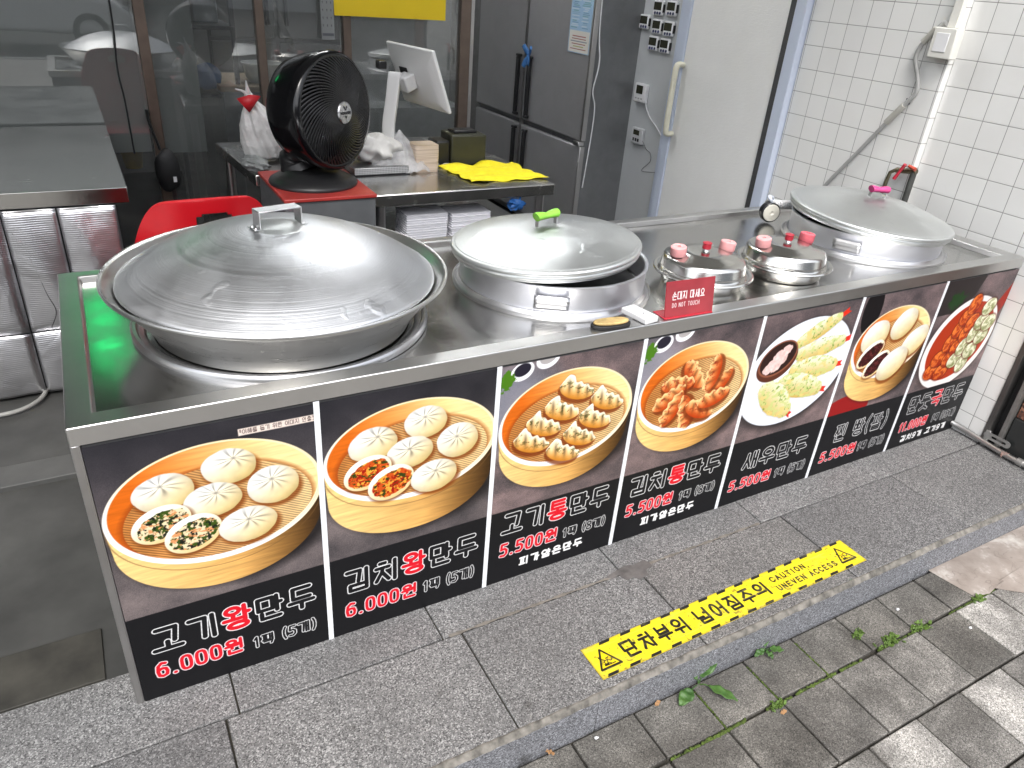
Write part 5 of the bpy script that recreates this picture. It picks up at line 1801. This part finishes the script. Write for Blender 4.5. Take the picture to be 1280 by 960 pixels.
# ------------------------------------------------------------ on the tiles: switch box, conduit, gas pipe
sw = thing('switch_box', 'white surface-mounted switch box on the tiled wall corner', 'switch box', (WX, .527, 1.385))
MB().box(-.045, 0, -.046, .046, -.052, .052).build('box_body', plain('cream_plastic', (.74, .73, .68), .35, var=.03), sw, bevel=.004)
MB().box(-.0475, -.0445, -.022, .030, -.030, .034).build('rocker', WPL, sw, bevel=.0015)
MB().box(-.028, -.001, -.020, .012, .053, .9).build('raceway', plain('cream_plastic', (.74, .73, .68), .35), sw, bevel=.002)
cn = thing('flexible_conduit', 'grey flexible conduit running diagonally down the tiles from the switch box', 'conduit', (WX, .6, 1.2))
mb = MB(Matrix.Translation((0, -.6, -1.2)))
mb.tube(bez([(-.018, .540, 1.440), (-.018, .556, 1.452), (-.018, .575, 1.436), (-.018, .618, 1.381), (-.018, .63, 1.325), (-.018, .600, 1.265), (-.018, .583, 1.21), (-.018, .614, 1.159), (-.018, .667, 1.083), (-.018, .755, .950), (-.018, .86, .795), (-.018, .95, .64)], 90), .0085, 10)
mb.build('conduit_tube', plain('grey_pvc', (.36, .36, .35), .45), cn, angle=60)
for a, b_ in (((-.018, .582, 1.430), (-.018, .62, 1.380)), ((-.018, .618, 1.153), (-.018, .672, 1.078))):
    MB(Matrix.Translation((0, -.6, -1.2))).tube([a, b_], .0125, 12).build('coupling', plain('grey_pvc_warm', (.42, .41, .37), .4), cn, angle=50)
MB(Matrix.Translation((0, -.6, -1.2))).box(-.02, 0, .607, .615, 1.158, 1.180).build('clip', GASK, cn)
gv = thing('gas_pipe', 'dark gas pipe with red valve lever against the tiles behind the last steamer', 'pipe', (WX, .5, .9))
T = Matrix.Translation((0, -.5, -.9))
MB(T).tube([(-.02, .485, .62), (-.02, .485, .925)], .012, 14).build('pipe_run', plain('dark_iron', (.05, .052, .048), .5, var=.3), gv, angle=60)
MB(T).tube([(-.02, .475, .928), (-.02, .56, .915)], .011, 12).tube([(-.02, .535, .921), (-.02, .56, .917), (-.02, .585, .90), (-.02, .59, .86), (-.02, .59, .80)], .0075, 12).build('valve_body', plain('brass_dark', (.16, .14, .09), .4, metal=.8, var=.3), gv, angle=60)
MB(T).tube([(-.042, .545, .885), (-.042, .532, .915), (-.042, .517, .948)], [.009, .007, .009], 10, .8).build('lever', plain('red_vinyl', (.50, .015, .04), .35), gv, angle=60)
MB(T).tube([(-.036, .505, .945), (-.036, .472, .938)], [.006, .008], 10).build('cap', plain('orange_red', (.50, .07, .04), .4), gv, angle=60)


# ------------------------------------------------------------ right end: shutter guide, granite pier, metal conduit
gd = thing('shutter_guide', 'dark metal shutter guide rail at the edge of the tiled wall', 'rail', (3.02, -.15, 0))
T = Matrix.Translation((-3.02, .15, 0))
GDM = plain('dark_zinc', (.13, .125, .12), .4, metal=.7, var=.2, nscale=12)
MB(T).box(3.006, 3.10, -.138, -.118, .0, 2.38).build('inner_flange', GDM, gd, bevel=.002)
MB(T).box(3.045, 3.10, -.172, -.139, .0, 2.38).build('channel', BLKM, gd)
MB(T).box(3.006, 3.10, -.190, -.173, .0, 2.38).build('outer_flange', plain('zinc', (.24, .235, .225), .42, metal=.6, var=.2), gd, bevel=.002)
RG = granite('red_granite', (.02, .012, .01), (.17, .065, .04), (.40, .20, .13), 110, tint=(.05, .03, .025), dirt=.1)
pr = thing('granite_pier', 'polished red-brown granite pier with black base at the right edge', 'pier', (3.1, -.5, 0))
T = Matrix.Translation((-3.1, .5, 0))
o = MB(T).box(3.03, 3.4, -.448, -.193, .158, 2.38).build('granite_facing', RG, pr, bevel=.003)
tone(o, [(1, 1, 1, 1)] * len(o.data.polygons))
MB(T).box(3.022, 3.4, -.447, -.1945, .0, .157).build('black_base', plain('black_stone', (.022, .024, .024), .35), pr, bevel=.002)
hs_ = thing('latch_plate', 'slotted grey metal latch plate standing by the shutter guide', 'latch', (3.012, -.14, .03))
mb = MB(Matrix.Rotation(R(90), 4, 'X') @ Matrix.Rotation(R(90), 4, 'Y'))
sl = []
mb = MB()
out = [(-.052 + .014 * math.cos(a) * 0, 0) for a in (0,)]


def ring(y0, y1, r, n=10):
    return [(y0 - r * math.sin(PI * k / n), r * math.cos(PI * k / n)) for k in range(n + 1)] + [(y1 + r * math.sin(PI * k / n), -r * math.cos(PI * k / n)) for k in range(n + 1)]


ro, ri = ring(-.055, .02, .014), ring(-.048, .0, .005)
n = len(ro)
vs = [(-.002, y, z) for y, z in ro] + [(-.002, y, z) for y, z in ri] + [(.002, y, z) for y, z in ro] + [(.002, y, z) for y, z in ri]
fs = []
for k in range(n):
    k2 = (k + 1) % n
    fs += [(k, k2, n + k2, n + k), (2 * n + k, 3 * n + k, 3 * n + k2, 2 * n + k2), (k, 2 * n + k, 2 * n + k2, k2), (n + k, n + k2, 3 * n + k2, 3 * n + k)]
mb.add(vs, fs)
mb.v = [(x - .008, y - .02, z + .022) for x, y, z in mb.v]
mb.build('slotted_plate', plain('galvanised', (.42, .42, .41), .45, metal=.8, var=.2), hs_)
MB().box(-.008, .004, -.006, .012, -.03, .04).build('bracket', plain('galvanised', (.42, .42, .41), .45, metal=.8), hs_, bevel=.002)
fc = thing('metal_conduit', 'ribbed silver metal conduit along the floor beside the granite pier', 'conduit', (3.0, -.2, 0))
pth = bez([(2.985, .03, .035), (3.0, -.03, .028), (3.0, -.12, .022), (2.992, -.22, .020), (2.992, -.34, .02), (2.995, -.43, .02)], 130)
mb = MB(Matrix.Translation((-3.0, .2, 0)))
mb.tube(pth, [.0095 if k % 2 else .0115 for k in range(len(pth))], 12)
mb.build('ribbed_tube', plain('bright_zinc', (.55, .55, .54), .3, metal=1.0, var=.1), fc, angle=80)
mb = MB(Matrix.Translation((-3.0, .2, 0)))
mb.tube([(2.9925, -.275, .02), (2.9915, -.300, .02)], .0145, 16).box(2.958, 2.985, -.297, -.278, .0005, .005)
mb.build('clamp', plain('galvanised', (.42, .42, .41), .45, metal=.8), fc, bevel=.001)
mb = MB(Matrix.Translation((-3.0, .2, 0)))
for k in range(4):
    mb.tube(bez([(2.985 + .004 * k, -.215 - .008 * k, .030), (2.970 - .01 * k, -.225 - .004 * k, .034), (2.955 + .012 * k, -.235 + .006 * k, .02)], 8), .0012, 5)
mb.build('tie_wire', plain('rusty_pink', (.35, .22, .19), .6), fc)

# ------------------------------------------------------------ caution sticker on the step
SW, SH = 996, 100
B = Board(SW, SH, 1.05, (.94, .85, .17))
B.C *= (.96 + .06 * B.noise(60, 40, 3))[..., None]
pass
bounds = (B.X - 0)


def dash(x, y0, y1, sl):
    B.paint(B.poly([(x, y0), (x + 33, y0), (x + 33 + sl, y1), (x + sl, y1)]), (.11, .12, .13))


for k in range(14):
    if 52 + 68.2 * k < 950:
        dash(52 + 68.2 * k, 91, 101, 7)
        dash(14 + 68.2 * k, -1, 9, 7)
INK = (.12, .12, .12)
B.text('단차부위 넘어짐주의', 96, 620, 24, 77, 4.0, INK, gap=.12)
B.text('CAUTION,', 648, 806, 56, 77, 2.2, INK, gap=.2)
B.text('UNEVEN ACCESS', 644, 896, 23, 44, 2.2, INK, gap=.2)
for cx, s in ((44, 1.0), (944, 1.0)):
    tri = [(cx, 78), (cx - 30, 24), (cx + 30, 24), (cx, 78)]
    d = B.segs([tri])
    B.paint(B.cov(d - 3.6), INK)
    inn = B.poly([(cx, 74), (cx - 26, 27), (cx + 26, 27)])
    B.paint(inn, (.93, .82, .10))
    B.paint(B.cov(B.segs([[(cx - 14, 54), (cx - 5, 45), (cx + 2, 46), (cx + 10, 40), (cx + 15, 45)], [(cx - 5, 46), (cx - 12, 42), (cx - 9, 36)], [(cx + 1, 45), (cx - 3, 37), (cx + 5, 33)], [(cx - 1, 50), (cx + 8, 52)]]) - 1.3), INK)
    B.paint(B.cov(B.segs([[(cx - 14, 31), (cx + 16, 31)]]) - 1.5), INK)
    B.paint(B.cov(np.maximum(np.abs(B.X - cx + 8) - 7, np.abs(B.Y - 33) - 3.5)), INK)
    d, _, _ = B.ell(cx - 16, 57, 3, 3)
    B.paint(B.cov(d), INK)
B.paint(np.clip((B.noise(26, 14, 8) - .60) / .1, 0, 1) * .30, (.66, .62, .36))
B.paint(np.clip((B.noise(140, 5, 18) - .66) / .06, 0, 1) * .35, (.70, .66, .45))
B.paint(np.clip((B.noise(9, 9, 28) - .70) / .06, 0, 1) * .45, (.30, .28, .2))
edge_ = np.minimum(np.minimum(B.X, SW - B.X), np.minimum(B.Y, SH - B.Y))
B.paint(np.clip(1 - edge_ / (3 + 9 * B.noise(20, 20, 9)), 0, 1) * .35, (.35, .33, .25))
stk = thing('caution_sticker', 'long yellow caution sticker with black hazard dashes stuck on the granite step', 'sticker', (.9838, -.3051, 0), .0128)
B.sheet('sticker_print', vcol('sticker_vinyl', .5, .3), Matrix.Translation((0, -SH / 1000, .0027)), stk)
MB().box(0, SW / 1000, -SH / 1000, 0, .0012, .0025).build('sticker_back', YB, stk)

# ------------------------------------------------------------ weeds, leaves, litter
LEAF = N('leaf_green')
LEAF.link(LEAF.ramp(LEAF.noise(25, 4), [(.3, (.025, .075, .012)), (.7, (.07, .155, .03))]), LEAF.b.inputs['Base Color'])
LEAF.set(Roughness=.5)
LEAF.b.inputs['Subsurface Weight'].default_value = .05
LEAF = LEAF.m


def leaf(mb, base, yaw, length, width, lift, droop):
    c, s = math.cos(yaw), math.sin(yaw)

    def fn(u, v):
        w = width * math.sin(PI * min(1, (v * .93 + .03))) ** .75 * (1 - .25 * v)
        x = length * v
        y = (u - .5) * 2 * w
        z = lift * v - droop * v * v + .25 * abs(y) + .003 * math.sin(v * 16 + u * 3)
        return (base[0] + c * x - s * y, base[1] + s * x + c * y, base[2] + z)
    mb.grid(fn, 6, 12)


def weed(loc, label, leaves, st):
    t = thing('weed', label, 'weed', loc, 0, 'leafy weeds growing from the paving joints')
    for (yw, ln, wd, lf, dr, off) in leaves:
        mb = MB()
        bs = (math.cos(R(yw)) * off, math.sin(R(yw)) * off, .012)
        leaf(mb, bs, R(yw), ln, wd, lf, dr)
        mb.build('leaf', LEAF, t, solid=.0006, angle=80)
    mb = MB()
    for (yw, ln, wd, lf, dr, off) in leaves:
        mb.tube(bez([(0, 0, -.005), (math.cos(R(yw)) * off * .5, math.sin(R(yw)) * off * .5, .008), (math.cos(R(yw)) * off, math.sin(R(yw)) * off, .012)], 6), .0016, 5)
    mb.build('stem', LEAF, t)


weed((1.275, -.456, PZ), 'bigger broad-leaved weed at the foot of the step under the sticker', [(25, .085, .024, .035, .015, .012), (-65, .08, .016, .012, .006, .025), (200, .06, .021, .004, .008, .04), (110, .035, .011, .02, .0, .006)], .05)
weed((1.521, -.454, PZ), 'smaller upright weed at the step right of the bigger one', [(60, .055, .017, .035, .0, .006), (190, .045, .011, .008, .004, .008), (-40, .04, .013, .010, .004, .008), (-110, .032, .010, .008, .003, .008)], .04)


def sprout(loc, label, seed, n, spread):
    rg = random.Random(seed)
    t = thing('seedling', label, 'weed', loc, 0, 'tiny seedlings in the long paving joint')
    mb = MB()
    for k in range(n):
        b0 = (rg.gauss(0, spread), rg.gauss(0, spread * .35), .001)
        leaf(mb, b0, rg.uniform(0, 6.28), rg.uniform(.008, .017), rg.uniform(.003, .0055), rg.uniform(.004, .014), .002)
    mb.build('leaf_cluster', plain('pale_leaf', (.10, .17, .03), .55, var=.3, nscale=60), t, solid=.0004, angle=80)


sprout((1.887, -.588, PZ), 'dense seedling patch in the joint right of the sticker', 1, 46, .02)
sprout((2.02, -.592, PZ), 'seedlings in the joint nearer the cement patch', 2, 30, .016)
sprout((1.415, -.597, PZ), 'small seedling cluster in the joint below the weeds', 3, 22, .011)
sprout((2.30, -.600, PZ), 'seedling at the corner of the cement patch', 4, 18, .009)
sprout((1.813, -.53, PZ), 'thin seedlings in the short cross joint', 5, 16, .012)
DRY = plain('dry_leaf', (.36, .20, .09), .8, var=.3, nscale=40)
for loc, yw, lab in (((1.125, -.462, PZ + .002), .4, 'dry tan leaf scrap by the step under the sticker end'), ((.822, -.462, PZ + .002), 2.2, 'pinkish dry leaf scrap furthest left at the foot of the step'), ((1.405, -.622, PZ + .002), .1, 'dry tan leaf lying on the paver below the seedlings')):
    mb = MB()
    leaf(mb, (0, 0, 0), yw, .024, .006, .003, .004)
    o = mb.build('dry_leaf', DRY, solid=.0006, angle=80)
    o.location = loc
    tag(o, lab, 'leaf', 'dry leaf scraps on the paving')
for loc, lab in (((.937, -.470, PZ + .003), 'white chip of stone at the foot of the step'), ((2.02, -.515, PZ + .003), 'white speck of litter on a dark paver'), ((2.16, -.66, PZ + .003), 'white chip on a paver below the cement patch')):
    mb = MB()
    mb.blob((0, 0, 0), (.006, .004, .003), int(loc[0] * 100), .3, 10, 6)
    o = mb.build('stone_chip', WPL, angle=70)
    o.location = loc
    tag(o, lab, 'chip', 'white chips on the pavement')

# ------------------------------------------------------------ lamps in the shop, green sign, street behind the viewer (seen in reflections)
LAMP = emit('tube_light', (.98, .99, 1.0), 32)
for k, (x, y, lab) in enumerate(((1.7, 2.2, 'fluorescent ceiling lamp above the work table'), (1.5, 4.0, 'fluorescent ceiling lamp in the kitchen'))):
    t = thing('ceiling_lamp', lab, 'lamp', (x, y, 2.86), 0, 'ceiling lamps of the shop')
    MB().box(-.6, .6, -.09, .09, .0, .06).build('lamp_housing', WPL, t, bevel=.005)
    for s in (-1, 1):
        MB().tube([(-.58, s * .04, -.02), (.58, s * .04, -.02)], .014, 12).build('tube', LAMP, t, angle=60)

led = thing('led_sign', 'green glowing sign hung high on the left glass, seen as a reflection', 'sign', (.0, 2.60, 1.62))
MB().box(-.14, .14, -.02, .02, -.09, .16).build('sign_frame', BLKM, led, bevel=.004)
GRE = emit('green_led', (.02, .85, .22), 2.8)
mb = MB()
for k in range(9):
    mb.box(-.035, .105, -.024, -.0205, -.03 + k * .019, -.02 + k * .019)
mb.build('led_rows', GRE, led)

# street opposite, seen only as reflections in glass and steel
for k, (x0, x1, hh, col, lab) in enumerate(((-34, -13, 9, (.50, .48, .45), 'pale building across the street, left end'), (-12.5, 5, 7, (.15, .125, .11), 'dark brick-toned building across the street'), (5.5, 26, 11, (.52, .53, .54), 'grey office block across the street'))):
    bl = thing('street_building', lab, 'building', ((x0 + x1) / 2, -24, -.3), 0, 'buildings across the street')
    w_ = (x1 - x0) / 2
    MB().box(-w_, w_, -6, 0, 0, hh).build('wall', plain('facade%s' % 'abc'[k], col, .8, var=.08), bl)
    for f in range(int(hh // 3)):
        nx_ = int(w_ * 2 // 3.2)
        for q in range(nx_):
            x = -w_ + (q + .5) * w_ * 2 / nx_
            MB().box(x - 1.0, x + 1.0, -.02, .04, 1.0 + 3 * f, 2.5 + 3 * f).build('window', plain('window_dark', (.05, .06, .07), .1), bl)
CARW = plain('white_car_paint', (.80, .80, .80), .2, var=.02)
car = thing('parked_car', 'white car parked across the street, seen mirrored in the glass', 'car', (-.72, -10.5, -.25))
side = [(-2.1, .30), (-2.15, .62), (-2.0, .86), (-1.45, .93), (-.75, 1.36), (.35, 1.38), (.98, .95), (1.75, .82), (2.05, .62), (2.08, .32), (1.72, .24)]
mb = MB(Matrix.Rotation(PI / 2, 4, 'X'))
mb.prism(side, -.85, .85)
mb.build('body', CARW, car, bevel=.09, seg=4)
mb = MB(Matrix.Rotation(PI / 2, 4, 'X'))
mb.prism([(-1.3, .95), (-.72, 1.29), (.30, 1.31), (.82, .96)], -.856, .856)
mb.build('window', plain('window_dark', (.05, .06, .07), .1), car, bevel=.01)
for x in (-1.3, 1.32):
    for y in (-.74, .74):
        M = Matrix.Translation((x, y, .31)) @ Matrix.Rotation(PI / 2, 4, 'X')
        w_ = MB(M).lathe([(.19, -.125), (.29, -.125), (.31, -.09), (.31, .09), (.29, .125), (.19, .125)], 32).build('wheel', BLKM, car)
        rm = MB(M)
        for k in range(10):
            a = 2 * PI * k / 10
            rm.prism([(.03 * math.cos(a) - .02 * math.sin(a), .03 * math.sin(a) + .02 * math.cos(a)), (.03 * math.cos(a) + .02 * math.sin(a), .03 * math.sin(a) - .02 * math.cos(a)), (.2 * math.cos(a) + .015 * math.sin(a), .2 * math.sin(a) - .015 * math.cos(a)), (.2 * math.cos(a) - .015 * math.sin(a), .2 * math.sin(a) + .015 * math.cos(a))], -.13 if False else -.10, .10)
        rm.build('rim', plain('alloy', (.6, .6, .6), .3, metal=.8), w_)
for y in (-.7, .7):
    MB(Matrix.Translation((1.93, y, .68))).box(-.2, .06, -.12, .12, -.07, .06).build('headlight', plain('lens_grey', (.3, .3, .32), .1), car, bevel=.03)
